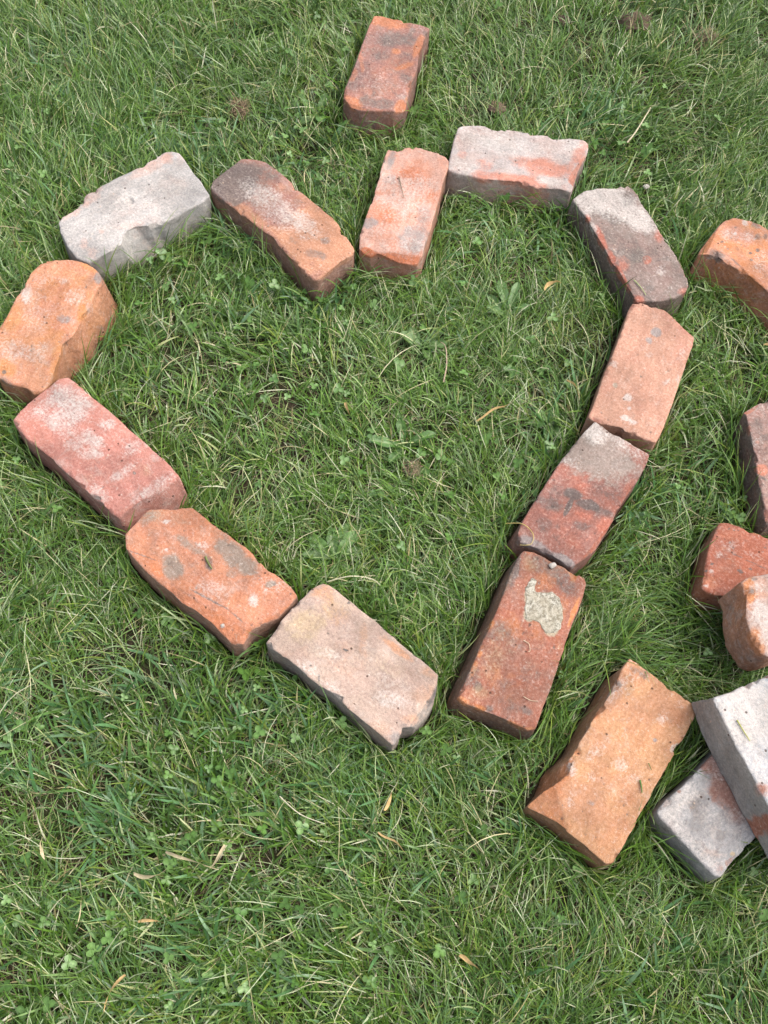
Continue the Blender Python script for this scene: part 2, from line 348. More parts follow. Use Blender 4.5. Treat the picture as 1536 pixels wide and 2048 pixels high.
   top=[[92.5, 50.4], [67.3, 47.2], [39.8, 48.9], [16.3, 48.7], [-16.8, 50.2], [-37.9, 49.1], [-64.5, 49.3], [-88.6, 50.0], [-108.0, 51.8], [-111.9, 38.3], [-117.9, 19.0], [-122.0, -3.3], [-117.7, -30.4], [-107.3, -40.8], [-94.6, -45.3], [-74.9, -47.7], [-52.6, -49.5], [-27.3, -49.4], [-5.8, -48.8], [14.9, -51.2], [41.1, -51.1], [62.0, -47.9], [82.3, -53.4], [96.3, -51.8], [107.2, -46.6], [109.3, -31.1], [107.3, -20.9], [111.5, -12.1], [118.8, 4.2], [122.0, 20.8], [116.8, 37.9], [111.2, 53.4]],
   base=None,
   paint=[['W', 89.8, -0.7, -38.9, -37.4, -29.6, 27.3, 0.9], ['W', 40.3, -28.8, -41.0, -13.6, -13.6, 22.5, 0.85], ['W', 97.5, 33.4, -10.3, -29.1, -24.1, 12.4, 0.7], ['W', -68.3, -12.2, -4.3, -11.8, -10.3, 5.7, 0.4], ['W', 48.1, 48.1, -9.5, -3.3, -4.2, 6.7, 0.6], ['D', 55.6, 8.3, -20.8, -9.6, -10.7, 14.9, 0.6], ['D', 75.9, 28.3, -14.8, -14.3, -10.8, 9.9, 0.4], ['D', -30.0, 7.7, -6.4, -17.9, -19.1, 10.4, 0.55], ['D', 3.8, -34.1, -4.9, -13.6, -10.7, 5.9, 0.35], ['D', 6.7, 3.9, -6.5, -18.0, -16.0, 8.6, 0.3], ['D', -82.6, 27.5, -6.9, -19.1, -11.8, 6.5, 0.35], ['O', 67.3, 47.2, 0.3, -4.4, -9.5, 1.9, 0.75], ['O', 21.7, 45.9, 1.0, -6.1, -27.6, 3.2, 0.85], ['O', -17.3, 48.7, 0.4, -6.8, -14.6, 2.9, 0.85], ['O', -60.1, 50.4, 0.8, -4.3, -26.2, 1.8, 0.9], ['O', -105.2, 48.6, -6.5, -10.2, -7.7, 5.7, 0.8], ['O', -41.8, -1.9, -2.7, -7.4, -8.7, 4.8, 0.9], ['O', -34.2, 36.5, -4.3, -11.8, -15.6, 8.3, 0.5], ['O', -4.1, -44.3, -3.2, -9.1, -16.0, 8.9, 0.6], ['O', -114.4, -26.9, 0.6, -13.7, -8.8, 2.0, 0.6]],
   cuts=[],
   c1=(146, 128, 120),
   c2=(150, 122, 114),
   side=(100, 84, 74),
   side_amt=0.95,
   md=0.6,
   mo=0,
   mw=0.3,
   side_k=1.15,
   seed=6,
   wear=4,
   pits=12,
   orange=(196, 108, 84),
   dark=(104, 100, 96),
 ),
 'G': dict(
   loc=[0.3645, 0.8869, 0.006],
   rot=1.2741,
   h=62.0,
   top=[[90.8, 52.8], [61.3, 52.2], [25.1, 52.0], [-0.4, 52.3], [-27.6, 53.2], [-63.4, 52.6], [-98.5, 52.1], [-116.3, 52.9], [-117.3, 34.4], [-114.1, 17.3], [-110.2, 1.7], [-114.6, -2.2], [-115.9, -23.2], [-117.1, -37.6], [-115.2, -48.6], [-104.9, -50.7], [-74.5, -52.4], [-35.8, -53.2], [3.2, -52.9], [38.0, -52.6], [70.5, -53.2], [87.1, -52.0], [91.2, -42.2], [98.5, -28.0], [110.1, -11.2], [115.5, -0.2], [117.3, 11.3], [110.7, 27.2], [115.9, 31.4], [114.5, 42.0], [108.6, 52.7]],
   base=None,
   paint=[['G', 71.6, 3.7, 9.9, -4.4, -6.5, -8.8, 0.95], ['G', 51.5, 10.0, 2.8, -5.9, -7.5, -2.2, 0.75], ['W', -60.1, 10.3, 3.2, -6.9, -7.1, -2.1, 0.8], ['W', -94.8, 2.5, 2.2, -9.6, -5.8, -0.9, 0.95], ['W', -97.0, -9.9, 1.6, -7.1, -4.4, -0.6, 0.8], ['W', -77.4, 2.5, 1.3, -2.9, -3.5, -1.0, 0.9], ['W', -13.1, 47.0, 3.2, -7.0, -7.3, -2.2, 0.6], ['W', 53.8, -43.0, 2.7, -5.9, -6.0, -1.6, 0.5], ['W', -9.8, -35.5, 8.1, -3.8, -2.3, -3.2, 0.5], ['W', 4.8, -49.2, 0.7, -3.1, -7.7, -1.0, 0.6], ['W', 25.9, 2.6, 1.7, -7.4, -4.7, -0.7, 0.4], ['T', -47.4, 33.8, 2.1, -4.6, -5.7, -1.7, 0.9], ['O', 81.3, -39.5, -0.0, -16.4, -38.7, 0.4, 0.45], ['O', 103.8, -13.0, -9.1, -19.1, -9.3, 2.6, 0.35]],
   cuts=[],
   c1=(212, 160, 134),
   c2=(205, 148, 122),
   side=(150, 108, 82),
   side_amt=0.6,
   md=0.06,
   mo=0.25,
   mw=0.2,
   seed=7,
   wear=2,
   pits=12,
   orange=(206, 132, 112),
   speck=0.25,
 ),
 'H': dict(
   loc=[0.2757, 0.6639, 0.006],
   rot=1.0996,
   h=62.0,
   top=[[97.4, 45.0], [76.6, 47.7], [56.9, 49.1], [32.6, 51.4], [5.8, 52.0], [-22.1, 51.9], [-49.6, 51.7], [-76.6, 51.6], [-91.0, 50.1], [-104.4, 47.5], [-114.4, 38.6], [-108.5, 17.4], [-106.2, -2.5], [-106.6, -23.7], [-107.7, -37.1], [-82.2, -46.1], [-61.8, -51.5], [-35.7, -50.9], [-14.4, -51.3], [2.5, -47.6], [22.8, -48.8], [48.0, -50.9], [68.9, -52.0], [92.2, -50.5], [109.8, -47.7], [109.8, -25.0], [110.3, -4.5], [107.8, 14.6], [111.8, 30.3], [114.4, 41.9]],
   base=[[97.4, 45.0], [76.6, 47.7], [56.9, 49.1], [32.6, 51.4], [5.8, 52.0], [-22.1, 51.9], [-49.6, 51.7], [-79.1, 55.2], [-95.0, 56.1], [-110.0, 55.8], [-117.8, 46.5], [-108.9, 23.7], [-106.2, -2.5], [-106.6, -23.7], [-107.7, -37.1], [-82.2, -46.1], [-61.8, -51.5], [-35.7, -50.9], [-14.4, -51.3], [2.5, -47.6], [22.8, -48.8], [48.0, -50.9], [68.9, -52.0], [92.2, -50.5], [109.8, -47.7], [109.8, -25.0], [110.3, -4.5], [107.8, 14.6], [111.8, 30.3], [114.4, 41.9]],
   paint=[['T', 70.9, 22.6, -1.0, -67.3, -56.7, -2.2, 0.95], ['T', 78.2, -24.1, -0.7, -43.5, -34.5, -0.9, 0.5], ['W', 97.7, 38.3, -10.7, -24.1, -18.2, 4.8, 0.75], ['W', 105.3, -15.5, -0.8, -38.1, -14.1, -0.4, 0.4], ['W', 34.1, 40.3, 10.2, -14.8, -10.4, -5.6, 0.3], ['D', -9.0, 12.3, 3.1, -15.5, -9.8, -1.8, 0.9], ['D', -11.8, -12.3, 5.9, -19.1, -9.6, -2.5, 1.0], ['D', -41.7, 34.5, 4.9, -23.8, -12.9, -2.5, 0.65], ['D', -10.1, -37.7, 3.4, -16.7, -8.1, -1.4, 0.6], ['D', -73.1, 23.8, 3.2, -15.2, -12.6, -2.5, 0.6], ['D', -45.2, -20.1, 5.1, -16.2, -7.8, -2.0, 0.55], ['D', 80.1, 27.4, 3.4, -17.3, -8.7, -1.6, 0.3], ['D', 16.2, -39.0, 5.1, -25.2, -13.2, -2.3, 0.35], ['D', -30.4, 9.2, 0.4, -4.0, -18.0, -2.0, 1.3], ['G', -107.3, 21.3, 3.0, -27.8, -9.4, -1.1, 0.8], ['G', -105.3, -23.0, 1.1, -22.1, -7.8, -0.4, 0.9], ['O', -51.8, 20.7, 5.7, -27.8, -16.0, -3.1, 0.4], ['O', 8.1, 4.8, 6.8, -16.0, -12.6, -4.4, 0.5], ['O', -24.4, -45.1, 2.5, -12.4, -19.3, -3.3, 0.6], ['O', -29.4, -15.0, 5.9, -19.0, -6.3, -1.6, 0.5], ['O', -66.6, -24.9, 7.1, -34.2, -20.4, -3.7, 0.35], ['O', 50.8, -46.2, 16.9, -2.2, -1.3, -5.7, 0.5]],
   cuts=[[-59.63, -47.35, -0.14, -0.99, 60, 34.6]],
   c1=(172, 108, 92),
   c2=(158, 100, 88),
   side=(104, 80, 70),
   side_amt=0.6,
   md=0.5,
   mo=0.35,
   mw=0.2,
   seed=8,
   wear=4,
   pits=10,
   orange=(206, 112, 84),
   dark=(98, 92, 90),
   tan=(160, 148, 138),
   speck=0.3,
 ),
 'I': dict(
   loc=[0.2036, 0.4461, 0.006],
   rot=1.2654,
   h=62.0,
   top=[[99.8, 48.0], [72.0, 48.7], [43.8, 47.5], [14.1, 47.1], [-12.2, 47.8], [-40.1, 49.2], [-68.8, 50.0], [-98.3, 50.4], [-113.5, 50.3], [-115.8, 42.1], [-114.3, 25.2], [-113.1, 2.4], [-114.3, -18.2], [-115.0, -40.0], [-111.8, -50.4], [-98.6, -50.0], [-75.1, -48.9], [-45.5, -50.3], [-16.4, -49.0], [8.5, -47.9], [34.4, -48.1], [61.3, -49.5], [84.5, -49.4], [103.8, -47.2], [108.6, -42.9], [108.5, -27.6], [109.7, -13.4], [111.9, 2.7], [114.0, 18.9], [115.8, 32.0], [111.8, 44.6]],
   base=[[92.6, 56.2], [64.3, 58.2], [35.6, 58.2], [5.8, 58.4], [-20.5, 58.9], [-48.3, 60.2], [-76.2, 61.3], [-103.3, 61.6], [-116.6, 60.8], [-117.5, 45.8], [-114.3, 25.2], [-113.1, 2.4], [-114.3, -18.2], [-115.0, -40.0], [-111.8, -50.4], [-98.6, -50.0], [-75.1, -48.9], [-45.5, -50.3], [-16.4, -49.0], [8.5, -47.9], [34.4, -48.1], [61.3, -49.5], [84.5, -49.4], [103.8, -47.2], [108.6, -42.9], [108.5, -27.6], [109.7, -13.4], [111.9, 2.7], [114.0, 18.9], [115.8, 32.0], [106.7, 52.1]],
   paint=[['D', 101.3, 14.5, -1.8, -32.7, -15.9, 0.9, 0.55], ['D', 90.1, -24.7, 13.9, -9.9, -14.5, -16.3, 0.7], ['D', 79.7, 46.9, 1.2, -8.5, -28.1, -3.1, 0.95], ['D', -9.8, 35.2, 1.0, -18.0, -22.3, -0.7, 0.5], ['D', -89.7, 34.6, 2.8, -6.3, -6.5, -2.5, 0.8], ['D', -93.9, -33.9, 0.6, -9.3, -7.0, -0.1, 0.7], ['D', -109.5, 11.0, 2.2, -5.0, -5.1, -1.9, 0.7], ['D', -94.3, -19.6, 3.9, -8.7, -6.5, -2.4, 0.4], ['D', -11.9, 4.4, 3.5, -7.7, -8.2, -3.0, 0.4], ['D', -83.2, 47.5, 0.7, -12.2, -22.7, -0.8, 0.45], ['D', 55.9, 50.4, 0.3, -7.1, -18.6, -0.6, 0.7], ['T', 45.8, -8.1, 1.2, -23.7, -21.5, -0.3, 1.6], ['T', 28.6, -24.6, 5.3, -11.7, -15.4, -5.3, 1.6], ['T', 55.2, 15.0, 2.0, -8.3, -19.6, -3.6, 1.3], ['T', 29.0, 7.2, 3.5, -7.8, -9.9, -3.5, 1.2], ['Y', 95.5, 31.0, 0.7, -15.7, -14.3, -0.4, 0.4], ['Y', -48.4, 32.6, 1.3, -23.2, -47.4, -1.4, 0.28], ['Y', -99.9, 33.6, 7.8, -17.5, -11.6, -4.5, 0.45], ['O', 56.0, -45.3, 0.0, -3.5, -23.1, 0.6, 1.1], ['O', 63.5, 48.6, 0.2, -4.3, -20.3, -0.7, 0.9], ['O', -4.7, 49.1, 0.3, -5.6, -9.0, -0.3, 0.9], ['O', -48.8, 47.4, 0.2, -4.1, -7.3, -0.2, 0.8], ['O', -70.9, 47.8, 0.2, -4.1, -15.8, -0.5, 0.7], ['O', 102.6, -29.6, 0.2, -5.7, -9.5, -0.1, 0.9], ['O', -114.5, 22.2, 0.5, -8.0, -4.2, -0.1, 0.8], ['O', -114.9, 46.8, 0.7, -12.0, -7.0, -0.2, 0.6], ['O', -117.4, -28.0, -0.6, -21.0, -4.8, 0.4, 0.6]],
   cuts=[],
   c1=(178, 106, 82),
   c2=(162, 100, 78),
   side=(106, 84, 68),
   side_amt=0.9,
   md=0.45,
   mo=0.45,
   mw=0.15,
   seed=9,
   wear=5,
   pits=12,
   orange=(222, 140, 80),
   speck=0.35,
   tan=(186, 178, 150),
 ),
 'J': dict(
   loc=[-0.5349, 0.8513, 0.006],
   rot=1.3963,
   h=62.0,
   top=[[87.4, 48.6], [76.0, 52.8], [65.1, 50.6], [47.5, 49.2], [25.3, 52.3], [-0.0, 51.2], [-20.1, 49.7], [-32.6, 54.3], [-67.6, 43.0], [-97.9, 28.7], [-110.7, 17.5], [-113.6, 3.4], [-115.8, -12.9], [-112.5, -27.9], [-119.0, -39.7], [-116.1, -48.6], [-104.3, -53.4], [-89.2, -54.3], [-68.1, -50.1], [-44.6, -47.4], [-29.5, -42.1], [-16.3, -49.3], [2.1, -53.0], [25.5, -46.9], [43.7, -53.6], [65.5, -50.9], [88.7, -51.8], [100.3, -51.6], [112.0, -36.5], [118.1, -19.1], [119.0, -3.8], [116.9, 10.2], [110.7, 23.8], [105.7, 36.5], [97.8, 45.1]],
   base=[[87.4, 48.6], [76.0, 52.8], [65.1, 50.6], [47.5, 49.2], [25.3, 52.3], [-0.0, 51.2], [-20.1, 49.7], [-32.6, 54.3], [-67.6, 43.0], [-97.9, 28.7], [-110.7, 17.5], [-113.6, 3.4], [-115.8, -12.9], [-112.5, -27.9], [-119.0, -39.7], [-116.1, -48.6], [-104.3, -53.4], [-89.2, -54.3], [-70.6, -56.3], [-47.2, -53.7], [-34.6, -54.7], [-20.8, -64.2], [-1.7, -70.3], [21.6, -64.3], [40.1, -72.3], [57.7, -76.8], [82.5, -73.1], [95.4, -67.1], [105.6, -47.4], [118.1, -19.1], [119.0, -3.8], [116.9, 10.2], [110.7, 23.8], [105.7, 36.5], [97.8, 45.1]],
   paint=[['W', 13.4, 9.8, -3.0, -31.1, -45.3, -6.2, 0.28], ['W', 35.5, 41.0, 2.7, -8.1, -15.5, -7.1, 0.7], ['W', -60.0, 19.4, 6.2, -19.2, -19.9, -9.2, 0.45], ['W', 54.6, -27.7, 5.7, -17.5, -15.6, -6.8, 0.4], ['W', -56.9, -14.1, 6.5, -20.3, -17.2, -7.8, 0.4], ['W', 70.9, 33.0, 5.4, -16.4, -11.5, -5.2, 0.3], ['W', 75.1, -0.0, 2.3, -7.0, -7.2, -3.2, 0.5], ['O', -5.1, 42.2, -4.4, -15.7, -27.4, 0.4, 0.6], ['O', -92.9, 13.1, -1.9, -21.3, -14.8, -2.1, 0.7], ['O', 32.2, -47.9, -0.8, -7.8, -17.3, -2.0, 0.8], ['O', -54.1, -46.5, 1.0, -9.7, -38.0, -10.6, 0.7], ['O', 112.3, -27.0, -7.2, -24.0, -8.8, 0.3, 0.7], ['O', 85.7, 18.1, 11.6, -35.3, -8.7, -3.9, 0.35], ['O', 70.1, -45.0, -0.8, -7.8, -17.7, -2.1, 0.5], ['G', 10.4, -29.8, 3.7, -11.5, -8.3, -3.6, 0.7], ['G', 98.5, -46.3, 1.9, -5.9, -13.1, -5.5, 0.7], ['D', 77.0, -66.1, 1.3, -6.1, -21.9, -7.4, 0.9], ['D', -100.4, 13.4, 0.9, -2.8, -3.2, -1.5, 1.6], ['D', -114.3, 5.6, -1.0, -11.2, -6.6, -0.9, 0.6], ['G', 44.4, -55.9, 2.3, -7.0, -8.5, -3.6, 0.5]],
   cuts=[],
   c1=(228, 162, 124),
   c2=(222, 144, 106),
   side=(150, 104, 70),
   side_amt=0.7,
   md=0.15,
   mo=0.6,
   mw=0.35,
   seed=10,
   wear=6,
   pits=22,
   orange=(222, 146, 80),
   rough=1.6,
   speck=0.35,
 ),
 'K': dict(
   loc=[-0.4115, 0.6505, 0.006],
   rot=2.5307,
   h=62.0,
   top=[[98.2, 50.1], [73.8, 52.8], [51.5, 51.5], [28.0, 49.2], [0.2, 50.7], [-28.5, 51.2], [-54.2, 51.4], [-74.2, 48.9], [-93.1, 52.4], [-103.5, 50.6], [-102.6, 36.0], [-105.3, 15.4], [-113.0, -12.6], [-115.8, -33.7], [-120.5, -46.0], [-97.3, -49.1], [-68.6, -50.0], [-42.3, -50.8], [-17.3, -50.2], [5.4, -51.9], [32.4, -52.7], [58.1, -52.1], [79.8, -52.4], [101.6, -52.8], [113.6, -51.4], [119.4, -42.2], [119.5, -18.7], [120.5, 8.3], [117.7, 31.4], [114.3, 46.7]],
   base=[[98.2, 50.1], [73.8, 52.8], [51.5, 51.5], [28.0, 49.2], [0.2, 50.7], [-28.5, 51.2], [-54.2, 51.4], [-74.2, 48.9], [-93.1, 52.4], [-111.6, 53.5], [-119.3, 38.9], [-124.1, 19.1], [-131.9, -8.8], [-134.8, -29.8], [-134.8, -43.0], [-97.3, -49.1], [-68.6, -50.0], [-42.3, -50.8], [-17.3, -50.2], [5.4, -51.9], [32.4, -52.7], [58.1, -52.1], [79.8, -52.4], [101.6, -52.8], [113.6, -51.4], [119.4, -42.2], [119.5, -18.7], [120.5, 8.3], [117.7, 31.4], [114.3, 46.7]],
   paint=[['W', 82.7, -26.5, -40.3, -0.3, -5.0, 23.9, 0.62], ['W', 66.4, -35.7, -11.8, -10.8, -14.2, 12.7, 0.35], ['W', 63.3, 6.9, -34.9, -12.9, -10.2, 16.9, 0.55], ['W', 9.6, -6.0, -21.6, -0.2, -2.4, 12.6, 0.7], ['W', 21.8, 13.4, -11.6, -10.6, -10.6, 9.5, 0.5], ['W', -0.6, 14.8, -11.5, -10.5, -9.0, 8.1, 0.5], ['W', 13.8, -35.7, -9.1, -8.4, -7.7, 7.0, 0.6], ['W', -59.1, 44.4, -20.4, -2.1, -2.7, 10.3, 0.6], ['W', -57.6, 6.0, -2.9, -24.3, -7.7, 1.7, 0.55], ['W', -40.9, -33.0, -3.7, -17.2, -11.6, 3.7, 0.4], ['W', -107.6, -13.0, -5.0, -38.3, -9.5, 2.2, 0.5], ['W', 102.0, 5.6, 0.6, -32.8, -10.3, 1.5, 0.4], ['W', -13.5, 3.1, -7.7, -7.0, -6.0, 5.4, 0.6], ['G', 77.3, -17.1, -38.3, -6.7, -8.6, 21.6, 0.5], ['O', 74.5, 34.0, -30.1, 1.8, -2.0, 17.8, 1.0], ['O', 107.9, -44.0, -7.9, -7.3, -8.1, 7.1, 0.6], ['O', 53.9, -53.1, -32.3, 0.9, -1.5, 9.3, 0.6], ['Y', -77.5, -20.2, -11.5, -10.5, -8.7, 8.2, 0.35], ['Y', -31.5, 37.8, -7.6, -6.9, -5.9, 5.3, 0.3], ['D', -71.4, -9.3, -1.8, -1.6, -2.0, 1.9, 1.5]],
   cuts=[[-108.15, -0.63, -0.98, 0.17, 42, 44.5]],
   c1=(208, 138, 122),
   c2=(200, 128, 114),
   side=(158, 112, 100),
   side_amt=0.6,
   md=0.1,
   mo=0.3,
   mw=0.45,
   seed=11,
   wear=3,
   pits=6,
   orange=(216, 140, 122),
   speck=0.75,
 ),
 'L': dict(
   loc=[-0.2244, 0.4896, 0.006],
   rot=2.5744,
   h=62.0,
   top=[[100.9, 46.7], [84.1, 49.5], [59.9, 53.0], [35.9, 54.2], [14.5, 52.8], [-9.1, 53.9], [-30.2, 50.2], [-54.7, 50.3], [-76.4, 52.5], [-95.6, 54.4], [-106.8, 47.5], [-100.5, 28.3], [-106.1, 12.6], [-115.7, -8.7], [-118.2, -33.5], [-116.4, -45.8], [-101.9, -50.0], [-83.2, -48.6], [-64.5, -47.3], [-45.7, -48.3], [-33.2, -52.3], [-15.5, -54.4], [5.0, -52.0], [29.5, -51.2], [55.5, -51.8], [76.5, -51.8], [83.7, -44.5], [88.9, -35.2], [102.7, -25.0], [118.1, -14.1], [118.2, 0.3], [116.7, 16.3], [117.2, 31.3]],
   base=None,
   paint=[['G', -15.0, -34.8, -32.9, -4.6, -4.2, 17.1, 0.85], ['G', 37.7, -10.4, -32.0, -1.8, -1.5, 8.6, 0.7], ['G', 35.6, 28.3, -7.0, -13.0, -17.7, 9.6, 0.85], ['G', -42.8, -36.4, -11.6, -9.6, -8.4, 9.5, 0.7], ['G', -80.3, -36.9, -4.0, -7.3, -4.6, 2.7, 0.9], ['G', 12.8, -45.5, -28.8, 1.0, -0.8, 10.5, 0.4], ['G', 110.4, -3.7, -4.2, -14.6, -10.8, 3.8, 0.5], ['T', 93.4, -20.3, -39.4, -21.5, -8.5, 12.3, 0.35], ['G', -30.9, -14.8, -7.7, -6.4, -4.8, 5.4, 0.6], ['W', -24.9, 18.0, -27.2, -4.0, -3.7, 14.9, 0.38], ['W', -77.7, -4.7, -6.4, -5.2, -7.0, 7.9, 0.8], ['W', 26.0, -20.0, -7.8, -6.4, -5.0, 5.4, 0.4], ['W', -69.4, 46.0, -1.8, -1.4, -1.6, 1.8, 1.6], ['W', 59.1, 14.5, -1.8, -1.5, -1.8, 1.9, 1.2], ['W', 88.2, -14.8, -3.9, -3.2, -2.6, 2.7, 0.8], ['W', -85.2, -36.3, -15.4, -12.7, -9.4, 10.8, 0.25], ['O', 63.6, 39.7, -27.8, -4.1, -2.8, 10.0, 0.55], ['O', -73.5, 37.1, -43.8, -2.8, -2.3, 16.3, 0.5], ['O', 44.6, 45.1, -12.1, -1.8, -1.8, 6.6, 0.8], ['O', -62.7, 0.7, -15.3, -12.6, -9.4, 10.5, 0.4], ['D', -32.0, 30.5, -28.5, -5.3, -0.5, 1.6, 0.9], ['D', -76.4, 25.8, -18.8, 0.4, -0.1, 2.0, 0.8], ['D', 80.3, 41.6, -24.6, -8.2, -0.7, 1.4, 0.8], ['D', 2.1, -6.4, -5.1, -4.3, -7.4, 8.0, 0.7]],
   cuts=[[-36.15, 39.25, -0.1, 1.0, 20, 58.3], [-109.82, -5.24, -0.96, 0.27, 48, 34.9]],
   c1=(214, 144, 108),
   c2=(206, 132, 98),
   side=(140, 118, 104),
   side_amt=0.75,
   md=0.3,
   mo=0.5,
   mw=0.3,
   seed=12,
   wear=4,
   pits=16,
   orange=(220, 132, 84),
   rough=1.3,
   grey=(150, 140, 128),
 ),
 'M': dict(
   loc=[-0.0124, 0.387, 0.006],
   rot=2.5744,
   h=62.0,
   top=[[94.9, 56.3], [77.7, 53.4], [53.4, 51.3], [32.0, 53.6], [16.5, 54.1], [2.1, 51.0], [-10.8, 51.3], [-34.0, 53.8], [-59.4, 54.3], [-84.6, 54.8], [-101.6, 55.5], [-99.9, 40.3], [-95.2, 31.6], [-108.1, 19.1], [-110.2, 0.4], [-107.8, -19.0], [-99.2, -35.8], [-90.9, -51.0], [-83.8, -50.7], [-66.7, -51.1], [-45.3, -51.5], [-23.7, -52.0], [-3.2, -53.4], [17.4, -54.9], [37.1, -55.0], [55.6, -56.2], [75.6, -56.3], [93.2, -56.1], [101.6, -52.8], [106.7, -40.2], [107.8, -20.4], [110.2, 0.3], [108.9, 22.4], [106.1, 38.4], [104.6, 55.3]],
   base=None,
   paint=[['Y', 80.6, 3.8, -10.6, -30.6, -22.9, 8.9, 0.6], ['Y', 68.0, -39.0, -32.4, -4.5, -4.1, 20.8, 0.35], ['Y', 37.7, 18.5, -19.0, -6.4, -3.6, 9.6, 0.35], ['Y', -41.0, -19.0, -28.2, 1.0, 0.1, 13.6, 0.3], ['O', 95.1, -45.0, -19.0, -2.6, -3.2, 15.8, 0.55], ['O', 61.1, -30.7, -27.5, -9.1, -5.6, 14.9, 0.35], ['O', -27.8, -44.0, -28.5, 0.2, -0.2, 6.9, 0.65], ['O', -94.1, -20.7, -12.4, -4.2, -5.2, 16.0, 0.35], ['O', -79.2, -45.8, -13.1, -1.8, -1.3, 8.5, 0.4], ['O', 9.1, -22.9, -5.2, -4.2, -21.7, 27.0, 0.3], ['O', -100.3, 17.0, -11.4, -9.2, -5.0, 6.5, 0.4], ['W', -66.0, 12.9, -21.5, -11.9, -6.3, 11.7, 0.5], ['W', 44.6, 46.4, -18.2, -2.8, -1.9, 9.9, 0.45], ['W', 35.1, 16.4, -19.0, -6.4, -3.0, 8.0, 0.35], ['W', -52.8, -6.7, -23.4, -7.9, -3.3, 9.6, 0.3], ['W', 0.6, 47.7, -19.9, 0.5, -0.0, 6.6, 0.3], ['D', 20.5, -1.2, -4.5, -1.5, -0.5, 1.5, 1.8], ['D', 58.3, -54.1, -1.6, -1.3, -1.4, 1.7, 1.4], ['D', 41.9, 43.1, -2.0, -1.7, -0.9, 1.0, 1.0], ['D', 23.2, 48.7, -1.0, -0.8, -4.3, 5.2, 0.9], ['D', -110.4, -21.1, -9.3, -3.1, -7.6, 23.9, 0.9], ['D', -113.6, 20.9, -11.9, -19.7, -6.8, 4.3, 0.8], ['G', -101.4, 47.4, -1.9, -9.6, -10.9, 2.2, 0.6], ['D', -97.7, 29.6, -5.0, -4.1, -3.0, 3.9, 0.5]],
   cuts=[[-102.38, -4.71, -1.0, -0.06, 62, 32.2]],
   c1=(204, 178, 160),
   c2=(198, 168, 152),
   side=(128, 124, 120),
   side_amt=0.95,
   md=0.2,
   mo=0.25,
   mw=0.35,
   seed=13,
   wear=2,
   pits=8,
   orange=(216, 152, 108),
   speck=0.35,
   dark=(84, 88, 92),
   cutcol='none',
 ),
 'N': dict(
   loc=[0.3256, 0.3013, 0.006],
   rot=1.021,
   h=62.0,
   top=[[98.4, 56.7], [79.0, 52.4], [56.4, 49.7], [31.3, 50.8], [3.5, 48.2], [-21.3, 47.2], [-44.3, 47.1], [-62.7, 39.0], [-78.7, 44.9], [-93.3, 51.7], [-116.7, 57.9], [-113.8, 40.0], [-111.2, 20.2], [-112.9, 1.4], [-113.7, -18.5], [-115.3, -37.1], [-117.6, -52.4], [-109.8, -57.9], [-96.5, -56.8], [-75.5, -56.2], [-57.7, -55.9], [-51.5, -52.1], [-31.1, -52.3], [-7.9, -50.9], [11.7, -51.7], [30.9, -49.4], [43.7, -50.9], [52.7, -47.5], [66.6, -50.3], [85.2, -48.7], [105.8, -46.9], [114.6, -37.4], [115.6, -20.4], [114.5, -0.7], [114.5, 17.8], [115.5, 35.1], [117.6, 45.8], [117.3, 56.9]],
   base=[[92.4, 64.4], [68.7, 62.9], [47.6, 61.0], [23.5, 60.8], [-3.3, 56.8], [-27.0, 54.6], [-64.9, 61.2], [-90.5, 55.3], [-108.1, 56.4], [-113.6, 56.4], [-116.7, 57.9], [-113.8, 40.0], [-111.2, 20.2], [-112.9, 1.4], [-113.7, -18.5], [-115.3, -37.1], [-117.6, -52.4], [-109.8, -57.9], [-96.5, -56.8], [-75.5, -56.2], [-57.7, -55.9], [-51.5, -52.1], [-31.1, -52.3], [-7.9, -50.9], [11.7, -51.7], [30.9, -49.4], [43.7, -50.9], [52.7, -47.5], [66.6, -50.3], [85.2, -48.7], [105.8, -46.9], [114.6, -37.4], [115.6, -20.4], [114.5, -0.7], [114.5, 17.8], [115.5, 35.1], [117.6, 45.8], [117.3, 56.9]],
   paint=[['W', 69.1, 51.9, 11.9, -15.1, -16.5, -10.1, 0.25], ['W', 73.3, -15.6, 5.9, -7.5, -6.8, -4.0, 0.45], ['W', -5.7, -4.9, 1.4, -11.6, -9.6, -0.5, 0.4], ['W', -10.5, -25.7, 5.7, -7.3, -5.2, -3.1, 0.4], ['W', -5.9, 27.6, 25.4, -6.7, -2.7, -9.9, 0.3], ['W', -48.8, 40.6, 3.8, -4.9, -11.4, -7.3, 0.6], ['W', 52.7, -47.5, 9.7, -2.7, -1.2, -4.2, 0.9], ['W', -84.8, 19.3, 3.7, -4.8, -6.2, -3.9, 0.4], ['W', -41.3, 16.4, 6.6, -8.5, -5.1, -3.2, 0.25], ['G', 45.3, -23.0, 2.4, -3.1, -3.4, -2.0, 1.0], ['G', 43.0, 23.0, 5.8, -7.5, -4.1, -2.5, 0.25], ['D', 108.6, 38.5, 3.4, -16.6, -6.8, -0.9, 0.5], ['D', 64.3, 39.7, 8.9, -11.3, -9.6, -5.9, 0.25], ['G', -70.0, 0.2, 3.7, -4.8, -3.7, -2.3, 0.5], ['O', 28.0, 52.5, 0.5, -4.5, -9.9, -0.6, 0.9], ['O', -58.3, 52.7, 18.5, -4.8, -5.8, -22.4, 0.6], ['O', -86.4, 45.3, 7.2, -22.4, -8.9, -2.1, 0.5], ['o', -71.2, 49.8, 18.8, -8.3, -6.7, -14.3, 0.8], ['W', 75.2, 51.9, 26.6, -6.7, -2.6, -8.8, 0.3], ['O', 80.3, -29.7, 18.5, -8.2, -4.2, -7.9, 0.35], ['Y', 87.3, 44.4, 1.9, -18.2, -13.6, -0.8, 0.35]],
